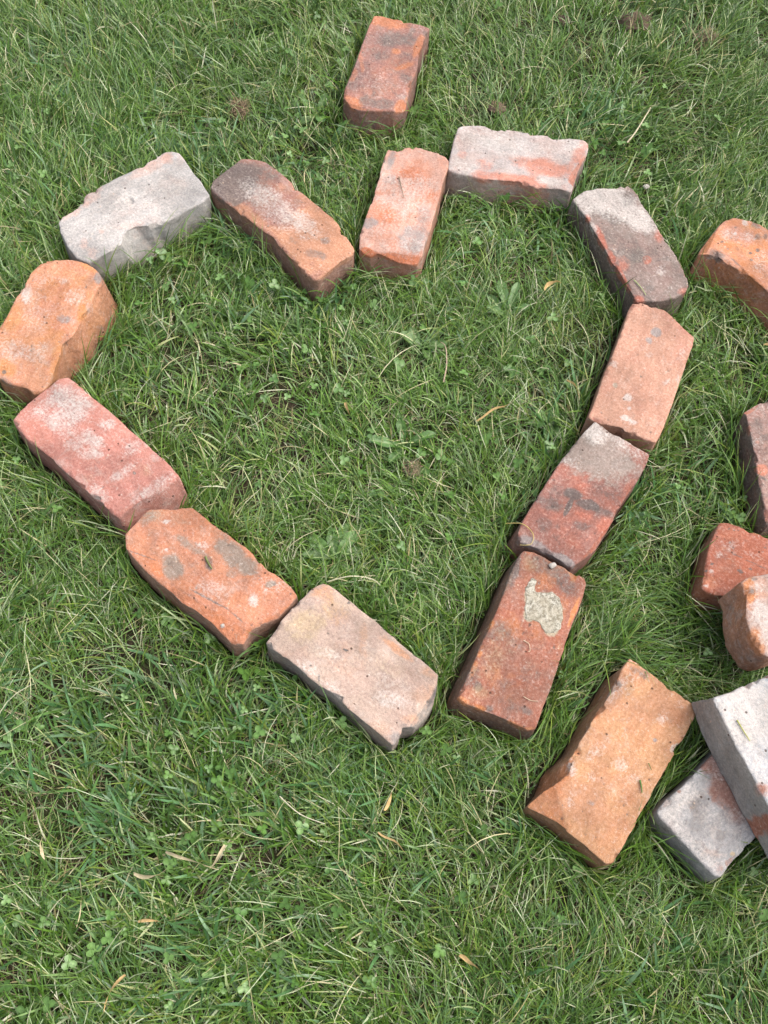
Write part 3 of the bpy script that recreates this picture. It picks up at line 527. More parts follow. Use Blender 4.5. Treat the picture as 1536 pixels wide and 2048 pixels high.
   cuts=[[-96.1, 24.73, -0.76, 0.65, 22, 26.7], [-50.04, 43.46, -0.41, 0.91, 60, 10.1]],
   c1=(216, 160, 114),
   c2=(208, 146, 104),
   side=(136, 96, 66),
   side_amt=0.7,
   md=0.12,
   mo=0.5,
   mw=0.2,
   seed=14,
   wear=3,
   pits=14,
   orange=(212, 132, 80),
   speck=0.3,
 ),
 'O': dict(
   loc=[0.4862, 0.291, 0.006],
   rot=0.8203,
   h=62.0,
   top=[[-117.3, 44.9], [-116.8, 30.7], [-118.1, 7.7], [-118.3, -17.5], [-118.4, -42.5], [-114.2, -49.4], [-90.3, -46.7], [-63.9, -45.8], [-44.4, -46.4], [2.7, -47.8], [111.5, -51.1], [118.4, 51.0], [34.0, 50.4], [-10.6, 49.7], [-41.6, 49.0], [-71.0, 49.1], [-93.9, 51.1], [-115.4, 50.3]],
   base=None,
   paint=[['W', -85.4, 40.2, 35.3, -3.0, -1.1, -13.9, 0.7], ['W', -112.6, 25.3, 0.8, -24.9, -11.4, 0.1, 0.6], ['W', -68.0, 4.3, 15.8, -13.6, -10.1, -8.7, 0.4], ['W', -106.2, -17.8, 0.7, -24.4, -14.2, 0.3, 0.5], ['W', -49.0, -19.1, 12.6, -10.9, -16.3, -13.6, 0.35], ['W', -22.3, 32.4, 14.0, -12.0, -10.5, -9.0, 0.3], ['D', -68.5, 25.7, 13.8, -11.8, -13.2, -11.4, 0.55], ['D', -87.7, 9.0, 5.8, -10.3, -14.2, -5.6, 0.5], ['D', -77.8, -18.5, 6.3, -5.4, -6.0, -5.1, 0.5], ['D', -88.0, -20.0, 9.4, -8.1, -5.0, -4.2, 0.3], ['D', -40.4, 37.1, 6.4, -5.5, -7.3, -6.3, 0.35], ['O', -34.8, 14.5, 2.5, -21.5, -22.1, -1.3, 0.8], ['O', -16.0, 45.2, 22.8, -1.8, -1.5, -15.4, 0.9], ['O', -32.4, -5.3, 24.6, -6.0, -8.8, -28.8, 0.75], ['O', -76.8, 48.7, 2.7, -2.3, -2.0, -1.8, 1.1], ['O', -99.9, -26.6, 7.0, -12.4, -5.1, -1.9, 0.45], ['Y', -82.8, -42.2, 2.6, -2.2, -2.0, -1.7, 1.0], ['O', -108.5, -41.0, 6.2, -5.3, -5.8, -5.0, 0.35], ['G', -48.8, -29.7, 12.6, -10.9, -9.2, -7.6, 0.4]],
   cuts=[],
   c1=(182, 181, 180),
   c2=(174, 173, 173),
   side=(136, 134, 132),
   side_amt=0.9,
   md=0.55,
   mo=0.25,
   mw=0.5,
   seed=15,
   wear=6,
   pits=4,
   orange=(158, 104, 86),
   speck=0.6,
 ),
 'P': dict(
   loc=[0.5184, 0.2957, 0.069],
   rot=2.0159,
   h=62.0,
   top=[[82.7, 53.9], [50.1, 54.6], [20.1, 52.7], [-3.5, 52.2], [-22.6, 51.7], [-110.7, 46.3], [-111.6, -3.6], [-113.6, -53.7], [-2.9, -54.2], [113.6, -54.6], [112.0, -23.9], [110.3, 6.1], [108.3, 30.8], [109.5, 53.5]],
   base=[[90.2, 59.1], [56.3, 60.4], [25.0, 59.1], [1.4, 58.5], [-17.7, 58.0], [-106.0, 52.4], [-111.6, -3.6], [-113.6, -53.7], [-2.9, -54.2], [113.6, -54.6], [112.0, -23.9], [110.3, 6.1], [108.3, 30.8], [120.4, 55.5]],
   paint=[['W', 75.7, 25.2, -27.5, -32.8, -40.8, 44.3, 0.9], ['W', 90.0, 32.9, -9.0, -26.2, -14.7, 8.0, 0.5], ['W', 11.9, 45.1, -8.8, -25.5, -22.9, 12.8, 0.4], ['O', -6.6, 50.9, -10.4, -8.5, -6.1, 9.4, 0.55], ['O', 80.3, 72.1, -7.5, -9.0, -4.9, 5.2, 0.8], ['o', -45.0, 67.8, -17.5, -1.3, -3.0, 23.5, 1.0], ['o', 85.4, 78.6, -5.8, -7.0, -7.9, 8.3, 0.6], ['O', 80.3, -3.9, -1.8, -5.3, -4.9, 2.7, 0.4], ['G', 33.1, 25.7, -6.2, -18.0, -16.4, 9.2, 0.4], ['Y', 59.7, 37.1, 1.3, -8.7, -15.1, -0.9, 0.35], ['D', 102.6, 18.2, 0.0, -23.7, -5.3, 0.7, 0.5], ['D', 26.5, 67.4, 1.4, -10.0, -12.3, -0.9, 0.5]],
   cuts=[],
   c1=(204, 206, 208),
   c2=(192, 193, 194),
   side=(134, 126, 116),
   side_amt=0.95,
   md=0.3,
   mo=0.1,
   mw=0.4,
   seed=16,
   wear=3,
   pits=20,
   orange=(180, 104, 72),
   speck=0.4,
 ),
 'Q': dict(
   loc=[0.5768, 1.1079, 0.006],
   rot=2.5133,
   h=62.0,
   top=[[113.0, -34.5], [115.3, -23.3], [115.4, -1.7], [113.3, 21.1], [112.0, 40.9], [107.2, 60.5], [100.0, 51.8], [85.8, 43.1], [69.5, 42.8], [51.3, 42.2], [35.2, 40.2], [18.5, 39.2], [-13.2, 45.4], [-114.6, 59.6], [-115.1, 14.1], [-115.4, -38.7], [-18.3, -49.6], [53.4, -60.5], [70.1, -60.4], [82.4, -57.3], [97.7, -47.7], [108.3, -41.9]],
   base=[[113.0, -34.5], [115.3, -23.3], [115.4, -1.7], [113.3, 21.1], [112.0, 40.9], [105.5, 69.2], [98.3, 60.5], [84.1, 51.9], [67.9, 51.5], [49.7, 50.9], [33.6, 48.8], [17.0, 47.8], [-14.6, 54.0], [-115.8, 68.0], [-115.1, 14.1], [-115.4, -38.7], [-18.3, -49.6], [53.4, -60.5], [70.1, -60.4], [82.4, -57.3], [97.7, -47.7], [108.3, -41.9]],
   paint=[['W', 95.9, -4.7, -9.4, -9.2, -7.8, 11.9, 0.5], ['W', 71.4, -21.6, -11.6, -11.3, -7.0, 10.8, 0.35], ['W', 87.6, -14.7, -2.2, -2.1, -2.5, 3.8, 1.4], ['W', 89.0, -45.4, -0.5, -6.3, -6.1, 2.3, 0.9], ['W', 26.0, 9.1, -15.3, -1.2, -4.5, 25.2, 0.3], ['W', 60.4, -35.9, -14.5, -14.2, -6.9, 10.9, 0.2], ['D', 85.1, 44.2, -14.5, -4.7, -4.1, 12.2, 0.8], ['D', 73.1, -53.9, -10.8, -0.7, -1.5, 7.9, 0.6], ['D', 56.9, -35.8, -5.1, -5.0, -4.2, 6.5, 0.6], ['D', 48.2, -44.3, -3.6, -3.6, -4.1, 6.6, 0.7], ['D', 42.4, -11.2, -2.9, -2.8, -2.4, 3.8, 1.0], ['D', 47.7, 2.5, -2.9, -2.8, -2.0, 3.2, 0.9], ['D', 38.7, 12.9, -2.2, -2.1, -1.7, 2.7, 0.9], ['D', 94.0, 14.5, -2.2, -2.1, -1.8, 2.7, 0.8], ['D', 87.4, -2.5, -1.8, -1.8, -1.4, 2.2, 0.8], ['D', 94.3, -25.9, -2.2, -2.1, -1.4, 2.2, 0.7], ['D', 67.8, -1.4, -1.6, -1.5, -1.2, 1.9, 1.0], ['D', 56.0, 34.8, -13.8, 2.0, -0.1, 2.5, 0.7], ['O', 96.4, -36.4, -26.9, -16.4, -4.0, 8.4, 0.5], ['O', 106.1, 12.3, -9.1, 1.3, -2.4, 37.9, 0.5], ['O', 60.8, 27.5, -32.2, 1.1, -0.9, 7.6, 0.5], ['Y', 76.8, -43.0, -13.4, -8.2, -3.4, 7.2, 0.4], ['O', 10.9, 42.0, -25.1, 3.6, -0.3, 7.4, 0.7]],
   cuts=[[108.04, 20.9, 0.96, 0.26, 48, 33.1], [35.27, 45.81, 0.01, 1.0, 48, 49.1]],
   c1=(220, 148, 104),
   c2=(214, 150, 124),
   side=(150, 90, 58),
   side_amt=0.7,
   md=0.35,
   mo=0.6,
   mw=0.25,
   seed=17,
   wear=6,
   pits=24,
   orange=(222, 136, 78),
 ),
 'R': dict(
   loc=[0.5637, 0.7685, 0.006],
   rot=1.6668,
   h=62.0,
   top=[[46.2, 43.5], [20.7, 41.9], [-4.4, 41.4], [-35.3, 43.0], [-56.0, 42.0], [-81.1, 41.7], [-116.4, 42.1], [-95.3, 0.8], [-73.8, -42.3], [14.9, -44.4], [116.4, -44.6], [87.8, 8.5], [80.6, 25.6], [75.0, 35.6], [68.1, 44.6]],
   base=None,
   paint=[['D', 46.9, 24.3, 0.6, -18.2, -16.7, 2.7, 0.5], ['D', 25.1, 24.4, 0.4, -11.3, -7.6, 1.2, 0.6], ['W', 72.8, 24.6, 0.7, -18.3, -11.8, 1.9, 0.35], ['W', 14.6, 36.2, 0.3, -9.0, -12.6, 2.0, 0.25], ['O', -30.2, 36.7, -5.3, -7.7, -8.7, 5.8, 1.2], ['O', 34.6, 46.5, 0.2, -4.5, -11.5, 1.8, 0.6], ['O', 69.5, 42.2, 0.3, -6.8, -3.9, 0.6, 0.8], ['O', 15.9, 36.0, 0.2, -4.5, -5.1, 0.8, 0.5], ['D', -43.7, 36.7, -3.5, -5.1, -2.2, 1.4, 0.9]],
   cuts=[[71.94, 30.96, 0.77, 0.64, 40, 16.1]],
   c1=(172, 136, 124),
   c2=(166, 124, 114),
   side=(84, 72, 66),
   side_amt=0.95,
   md=0.6,
   mo=0.2,
   mw=0.3,
   side_k=1.15,
   seed=18,
   wear=3,
   pits=12,
   orange=(216, 136, 108),
   speck=0.4,
 ),
 'S': dict(
   loc=[0.5589, 0.563, 0.006],
   rot=2.8623,
   h=62.0,
   top=[[114.1, -31.4], [116.6, -13.1], [115.9, 3.6], [114.0, 20.9], [111.8, 39.2], [110.4, 53.8], [101.9, 56.5], [80.8, 51.4], [56.3, 51.0], [-9.9, 50.3], [-113.2, 49.4], [-114.4, -1.2], [-116.6, -55.1], [-22.5, -54.0], [43.5, -52.2], [68.9, -54.7], [86.5, -56.5], [101.2, -55.0], [111.8, -51.1]],
   base=[[114.1, -31.4], [116.6, -13.1], [115.9, 3.6], [114.0, 20.9], [115.8, 40.9], [116.5, 56.4], [101.9, 56.5], [80.8, 51.4], [56.3, 51.0], [-9.9, 50.3], [-113.2, 49.4], [-114.4, -1.2], [-116.6, -55.1], [-22.5, -54.0], [43.5, -52.2], [68.9, -54.7], [86.5, -56.5], [101.2, -55.0], [111.8, -51.1]],
   paint=[['D', 107.6, 14.4, -2.6, -1.1, -0.4, 1.8, 1.8], ['D', 69.1, 9.6, -4.6, 0.9, 0.5, 2.2, 1.8], ['D', 56.5, 0.4, -3.2, -0.0, 0.2, 1.9, 1.2], ['D', 92.3, -26.8, -2.3, -1.0, -0.3, 1.4, 1.4], ['D', 90.4, -48.2, -1.5, -0.6, -0.4, 1.7, 1.4], ['D', 97.6, -47.1, -1.3, -0.5, -0.3, 1.5, 1.4], ['D', 84.9, -49.5, -1.3, -0.5, -0.3, 1.5, 1.2], ['D', 44.7, -38.5, -1.5, -0.6, -0.3, 1.4, 1.2], ['D', 112.0, 26.5, -1.8, -0.8, -0.6, 2.3, 1.3], ['D', 96.2, 0.4, -8.3, -3.5, -2.5, 10.6, 0.35], ['D', 64.6, -10.4, -34.5, 3.3, 0.2, 1.0, 0.9], ['W', 91.0, -21.4, -11.8, -2.5, -0.7, 8.8, 0.4], ['W', 102.5, -2.1, -6.2, -2.6, -1.7, 7.1, 0.4], ['W', 106.1, 25.3, -4.1, -1.7, -0.8, 3.5, 0.8], ['W', 107.2, 48.7, -3.1, -1.3, -0.6, 2.3, 0.8], ['W', 55.6, -20.8, -17.0, -0.1, 0.5, 6.3, 0.25], ['O', 103.2, 41.9, -11.2, -4.8, -2.8, 11.5, 0.7], ['O', 93.2, -40.3, -17.3, -3.7, -0.9, 11.4, 0.4], ['O', 94.6, -17.2, -12.5, -5.3, -1.1, 4.8, 0.5]],
   cuts=[[111.02, 37.52, 1.0, -0.01, 35, 17.9]],
   c1=(186, 104, 76),
   c2=(178, 96, 70),
   side=(144, 92, 62),
   side_amt=0.8,
   md=0.2,
   mo=0.5,
   mw=0.2,
   seed=19,
   wear=5,
   pits=10,
   orange=(204, 126, 92),
   speck=0.3,
 ),
 'T': dict(
   loc=[0.543, 0.5041, 0.069],
   rot=0.3316,
   h=62.0,
   top=[[-63.5, 40.6], [-60.0, 35.3], [-67.4, 20.1], [-76.0, 2.0], [-79.1, -19.2], [-77.4, -33.6], [-76.5, -44.4], [-70.0, -51.2], [-61.2, -52.0], [2.7, -44.4], [67.3, -37.6], [76.5, 6.2], [79.1, 51.6], [28.6, 51.9], [-26.5, 52.0], [-42.2, 51.4], [-56.7, 51.6], [-66.1, 47.9]],
   base=[[-73.0, 39.2], [-71.6, 34.4], [-77.9, 19.0], [-85.3, 0.7], [-87.0, -19.6], [-84.3, -34.2], [-81.3, -45.5], [-70.0, -51.2], [-61.2, -52.0], [2.7, -44.4], [67.3, -37.6], [76.5, 6.2], [79.1, 51.6], [28.6, 51.9], [-26.5, 52.0], [-42.2, 51.4], [-61.3, 51.4], [-74.6, 46.3]],
   paint=[['W', -57.4, 1.3, 15.3, -3.3, -8.4, -20.1, 0.9], ['W', -48.5, 36.2, 12.4, -2.6, -3.4, -8.3, 0.5], ['W', -62.8, -24.8, 9.1, -2.0, -6.2, -14.8, 0.6], ['O', -58.0, 34.9, 6.2, -1.3, -7.6, -18.5, 1.0], ['O', -75.8, -29.6, 10.9, 1.3, -0.9, -21.9, 0.9], ['O', -59.1, 43.0, 8.3, -1.8, -2.6, -6.2, 0.8], ['D', -46.8, 48.3, 5.2, -1.1, -1.1, -2.6, 0.8], ['O', -48.2, 26.0, 13.4, -2.9, -2.6, -6.2, 0.5], ['D', -48.7, 11.6, 4.2, 2.0, 0.4, -1.1, 0.8]],
   cuts=[],
   c1=(206, 166, 150),
   c2=(210, 184, 172),
   side=(164, 108, 68),
   side_amt=0.85,
   md=0.2,
   mo=0.5,
   mw=0.5,
   seed=20,
   wear=5,
   pits=8,
   orange=(212, 134, 78),
   speck=0.5,
   rough=1.6,
 ),
}
MORTAR = [[70.6, 22.0], [61.6, 23.3], [50.9, 17.2], [37.7, 17.0], [30.1, 12.0], [19.6, 9.8], [20.6, 4.1], [24.9, -1.9], [24.2, -11.2], [18.4, -16.2], [13.8, -22.3], [17.3, -30.0], [26.0, -36.7], [38.2, -34.8], [52.7, -30.6], [60.4, -25.7], [69.4, -19.6], [69.5, -8.9], [61.6, 6.6], [62.0, 15.1], [70.4, 15.0], [79.8, 16.8], [79.1, 22.0]]
DRY_LEAVES = [(-0.2118, 0.1337, 0.037, -10.9, 0.0542, 0.0095, 'pale curled dry grass leaf lying left of its darker forked partner near the bottom left'), (-0.1438, 0.1491, 0.037, -120.2, 0.0368, 0.009, 'dry leaf standing at an angle and touching the tip of the pale curled one'), (-0.2439, 0.1057, 0.037, 14.5, 0.0311, 0.012, 'tan flat dry leaf scrap to the left of the two touching dry leaves'), (-0.3585, 0.1362, 0.037, -71.3, 0.022, 0.01, 'short cream dry leaf stub near the left edge of the lower lawn'), (-0.3047, 0.0924, 0.037, -80.7, 0.0418, 0.005, 'thin straight pale dry leaf below the short cream stub'), (-0.231, -0.0014, 0.037, -111.2, 0.0333, 0.0095, 'long green and straw coloured leaf near the bottom edge'), (-0.2284, 0.0547, 0.037, 2.5, 0.0262, 0.007, 'small yellowish dry leaf amid clover left of the bottom centre'), (0.1438, 0.0576, 0.037, -29.3, 0.023, 0.009, 'white dry leaf scrap at the bottom of the lawn right of centre'), (0.0366, 0.1835, 0.037, -30.8, 0.0387, 0.0045, 'straight pale dry leaf below the pinkish grey tip brick'), (0.042, 0.2097, 0.037, 78.7, 0.022, 0.008, 'short whitish leaf standing just under the tip of the heart'), (0.212, 1.0318, 0.037, 31.5, 0.025, 0.013, 'shrivelled cream leaf inside the right lobe near the dark and white brick'), (-0.0751, 0.7837, 0.037, -64.2, 0.0227, 0.008, 'pale folded leaf scrap in the middle of the heart'), (-0.188, 1.2321, 0.037, -96.3, 0.0275, 0.006, 'dry leaf caught in the grass beside the blackened and orange brick'), (0.1195, 0.779, 0.037, 36.5, 0.0538, 0.006, 'straw coloured leaf lying right of the middle of the heart'), (0.5573, 0.9746, 0.037, -59.6, 0.0224, 0.012, 'torn dry leaf by the right edge above the dark mauve brick'), (0.2518, 0.8678, 0.037, -57.7, 0.0295, 0.006, 'small dry leaf inside the heart by the plain salmon brick')]
STALKS = [([[0.3475, 1.3791, 0.03], [0.36, 1.3986, 0.036], [0.3764, 1.4334, 0.042], [0.3852, 1.4525, 0.046]], 0.0016, (0.52, 0.46, 0.32), 'straw_stalk', 'straw', 'long straight straw stalk sticking out of the grass at the upper right', 'straw stalks on the lawn'), ([[0.0668, 0.8428, 0.03], [0.0688, 0.8722, 0.034], [0.0646, 0.9011, 0.038], [0.0567, 0.9151, 0.03]], 0.0013, (0.4, 0.3, 0.22), 'straw_stalk', 'straw', 'brown bent stalk in the upper middle of the heart', 'straw stalks on the lawn'), ([[-0.0653, 0.5014, 0.03], [-0.0354, 0.5071, 0.045], [-0.0069, 0.5089, 0.04], [0.0062, 0.505, 0.03]], 0.0011, (0.5, 0.48, 0.32), 'straw_stalk', 'straw', 'arched straw stalk between the weed rosette and the pinkish grey tip brick', 'straw stalks on the lawn'), ([[-0.0877, 0.2135, 0.03], [-0.0601, 0.1946, 0.035], [-0.0284, 0.187, 0.03]], 0.0009, (0.5, 0.46, 0.34), 'straw_stalk', 'straw', 'pale thin stalk in the lawn below the tip of the heart', 'straw stalks on the lawn'), ([[0.1701, 0.6118, 0.045], [0.1905, 0.6056, 0.062], [0.2052, 0.5914, 0.064], [0.2032, 0.5765, 0.063], [0.1883, 0.5732, 0.063]], 0.0008, (0.42, 0.33, 0.12), 'straw_curl', 'straw', 'yellow curled straw hooked over the corner of the tan ended red brick', 'straw bits lying on bricks'), ([[0.1987, 0.4382, 0.0625], [0.206, 0.4343, 0.0625], [0.2076, 0.425, 0.0625], [0.2051, 0.424, 0.0625]], 0.0006, (0.5, 0.4, 0.28), 'straw_curl', 'straw', 'tiny curled straw below the mortar blob', 'straw bits lying on bricks'), ([[0.2017, 0.364, 0.0625], [0.2114, 0.3599, 0.0625], [0.2203, 0.3603, 0.0625]], 0.0006, (0.5, 0.4, 0.28), 'straw_curl', 'straw', 'tiny curved straw on the lower end of the mortared brick', 'straw bits lying on bricks'), ([[0.349, 0.2759, 0.0627], [0.3507, 0.2671, 0.0627], [0.3513, 0.2605, 0.0627]], 0.0012, (0.1, 0.17, 0.05), 'grass_clipping', 'grass clipping', 'longer green grass clipping on the tan orange brick', 'clippings lying on bricks'), ([[0.3598, 0.2979, 0.0627], [0.3634, 0.2897, 0.0627]], 0.0007, (0.1, 0.15, 0.05), 'grass_clipping', 'grass clipping', 'shorter thin green clipping on the tan orange brick, nearest its middle', 'clippings lying on bricks'), ([[0.3477, 1.0503, 0.0627], [0.3586, 1.0371, 0.0627], [0.3663, 1.0235, 0.0627]], 0.001, (0.3, 0.34, 0.16), 'grass_clipping', 'grass clipping', 'pale green clipping on the lower end of the dark and white brick', 'clippings lying on bricks'), ([[-0.2284, 0.5044, 0.063], [-0.2236, 0.4963, 0.063], [-0.2168, 0.4878, 0.063]], 0.0018, (0.14, 0.16, 0.06), 'grass_clipping', 'grass clipping', 'small mossy sprig lying on the cracked orange brick', 'clippings lying on bricks'), ([[-0.0377, 1.209, 0.0627], [-0.0325, 1.1891, 0.0627], [-0.0254, 1.1654, 0.0627]], 0.0007, (0.12, 0.12, 0.08), 'grass_clipping', 'grass clipping', 'dark thin clipping on the upper half of the salmon brick with white bloom', 'clippings lying on bricks'), ([[0.4492, 0.3463, 0.1255], [0.4558, 0.3349, 0.1255], [0.4635, 0.3226, 0.1255]], 0.001, (0.34, 0.34, 0.1), 'grass_clipping', 'grass clipping', 'yellow green clipping on the whitewashed brick', 'clippings lying on bricks')]
CLODS = [(0.5034, 1.6802, 0.024, 'straw brown tuft at the upper right corner of the lawn', (0.13, 0.1, 0.065), 220, 1.1), (-0.3316, 1.3682, 0.022, 'brown matted clump between the pale grey and blackened bricks', (0.12, 0.085, 0.055), 160, 0.8), (0.3669, 1.7061, 0.026, 'crumbled bare soil clod left of the upper right straw tuft', (0.085, 0.06, 0.042), 20, 1.3), (0.2305, 1.6945, 0.013, 'small soil clod near the top edge right of the lone brick', (0.085, 0.062, 0.045), 10, 1.2), (0.4018, 1.6813, 0.012, 'smallest soil clod just left of the straw brown tuft', (0.09, 0.066, 0.05), 8, 1.0), (0.0343, 0.6971, 0.013, 'grey brown dead patch in the middle of the heart', (0.13, 0.11, 0.07), 90, 1.0), (0.1171, 1.444, 0.014, 'brown earthy clump right of the lone smoky red brick', (0.12, 0.085, 0.06), 40, 1.2)]
PEBBLES = [(0.3805, 1.2853, 0.026, 0.0048, 'small grey stone in the grass above the dark and white brick'), (-0.1898, 0.4122, 0.063, 0.0022, 'tiny white grit lump on the lower end of the cracked orange brick'), (0.2334, 0.5486, 0.063, 0.0042, 'small pink white chip on the upper end of the mortared brick')]
TUFTS = [(0.3329, 0.4642, -0.929, 70, 0.012), (0.3192, 0.4412, -0.7, 40, 0.012), (0.2491, 0.3774, -2.41, 30, 0.01), (0.5186, 0.7793, 0.707, 40, 0.02), (0.1705, 0.6027, 0.124, 30, 0.012), (0.121, 1.232, 1.4, 25, 0.02), (-0.2441, 1.0386, 1.403, 25, 0.02), (-0.4318, 1.0374, 1.62, 16, 0.015), (0.361, 1.1098, 2.058, 20, 0.02), (0.2408, 0.2272, -0.958, 60, 0.02), (0.2988, 0.185, -0.778, 60, 0.02), (0.4026, 0.3346, -0.838, 30, 0.01), (0.4287, 0.2172, -0.838, 40, 0.02)]


HEART = 'bricks laid out as a heart on the lawn'; SPARE = 'spare bricks lying around the heart'
LABELS = {
 'A': ('lone smoky red brick lying in the grass above the dip of the heart', SPARE),
 'B': ('pale grey brick with a small round hole, on the left lobe of the heart', HEART),
 'C': ('brick blackened at one end and orange at the other, left of the dip', HEART),
 'D': ('salmon brick with white bloom and lilac patches, right of the dip', HEART),
 'E': ('whitish pink brick lying crosswise on top of the right lobe of the heart', HEART),
 'F': ('mauve grey brick with whitened upper end and dark side, right lobe of the heart', HEART),
 'G': ('smooth plain salmon brick with one corner broken off, right side of heart', HEART),
 'H': ('red brick with tan weathered end and black smears, above the mortared brick', HEART),
 'I': ('red brown brick with a grey blob of old mortar on its top', HEART),
 'J': ('rounded crumbly orange brick at the far left edge of the heart', HEART),
 'K': ('pink red brick dusted with white at one end, lower left of the heart', HEART),
 'L': ('cracked orange brick with grey smears and a mossy sprig on top', HEART),
 'M': ('pinkish grey brick with a broken dark end, at the bottom tip of the heart', HEART),
 'N': ('tan orange brick beside the mortared brick, lying outside the tip of the heart', SPARE),
 'O': ('grey and rust brick lying flat under the whitewashed brick', SPARE),
 'P': ('whitewashed brick resting across the grey and rust brick at the right edge', SPARE),
 'Q': ('orange brick with dark pits cut off by the upper right edge of the photo', SPARE),
 'R': ('dark mauve brick with an almost black side at the right edge of the photo', SPARE),
 'S': ('brick red slab with small black holes, partly under the broken chunk', SPARE),
 'T': ('broken orange brick chunk with whitish top resting on the brick red slab', SPARE),
}


def smooth(co, e, it, lam=1.0):
    n = len(co); deg = np.bincount(e.ravel(), minlength=n).astype(float)
    for _ in range(it):
        av = np.empty_like(co)
        for k in range(3):
            av[:, k] = (np.bincount(e[:, 0], co[e[:, 1], k], n) + np.bincount(e[:, 1], co[e[:, 0], k], n)) / deg
        co = co + lam * (av - co)
    return co

def prism_remesh(name, top, base, h, voxel):
    bm = bmesh.new()
    tv = [bm.verts.new((x, y, h)) for x, y in top]
    bv = [bm.verts.new((x, y, 0.0)) for x, y in base]
    n = len(tv)
    bm.faces.new(tv); bm.faces.new(bv[::-1])
    for i in range(n):
        bm.faces.new((tv[i], bv[i], bv[(i + 1) % n], tv[(i + 1) % n]))
    bmesh.ops.triangulate(bm, faces=bm.faces[:], ngon_method='EAR_CLIP')
    bmesh.ops.recalc_face_normals(bm, faces=bm.faces[:])
    me = bpy.data.meshes.new(name); bm.to_mesh(me); bm.free()
    tmp = bpy.data.objects.new('tmp', me); COL.objects.link(tmp)
    md = tmp.modifiers.new('r', 'REMESH'); md.mode = 'VOXEL'; md.voxel_size = voxel; md.use_smooth_shade = True
    dg = bpy.context.evaluated_depsgraph_get()
    out = bpy.data.meshes.new_from_object(tmp.evaluated_get(dg))
    bpy.data.objects.remove(tmp); bpy.data.meshes.remove(me)
    out.name = name
    return out

def arr(me):
    co = np.empty(len(me.vertices) * 3); me.vertices.foreach_get('co', co)
    e = np.empty(len(me.edges) * 2, np.int32); me.edges.foreach_get('vertices', e)
    return co.reshape(-1, 3), e.reshape(-1, 2)
def setco(me, co):
    me.vertices.foreach_set('co', co.astype(np.float32).ravel()); me.update()
def vnorm(me):
    nn = np.empty(len(me.vertices) * 3, np.float32); me.vertex_normals.foreach_get('vector', nn); return nn.reshape(-1, 3).astype(float)

def offset_poly(p, d):
    a = np.array(p); t = np.roll(a, -1, 0) - np.roll(a, 1, 0); t /= np.linalg.norm(t, axis=1)[:, None] + 1e-9
    return a + d * np.stack([t[:, 1], -t[:, 0]], 1)

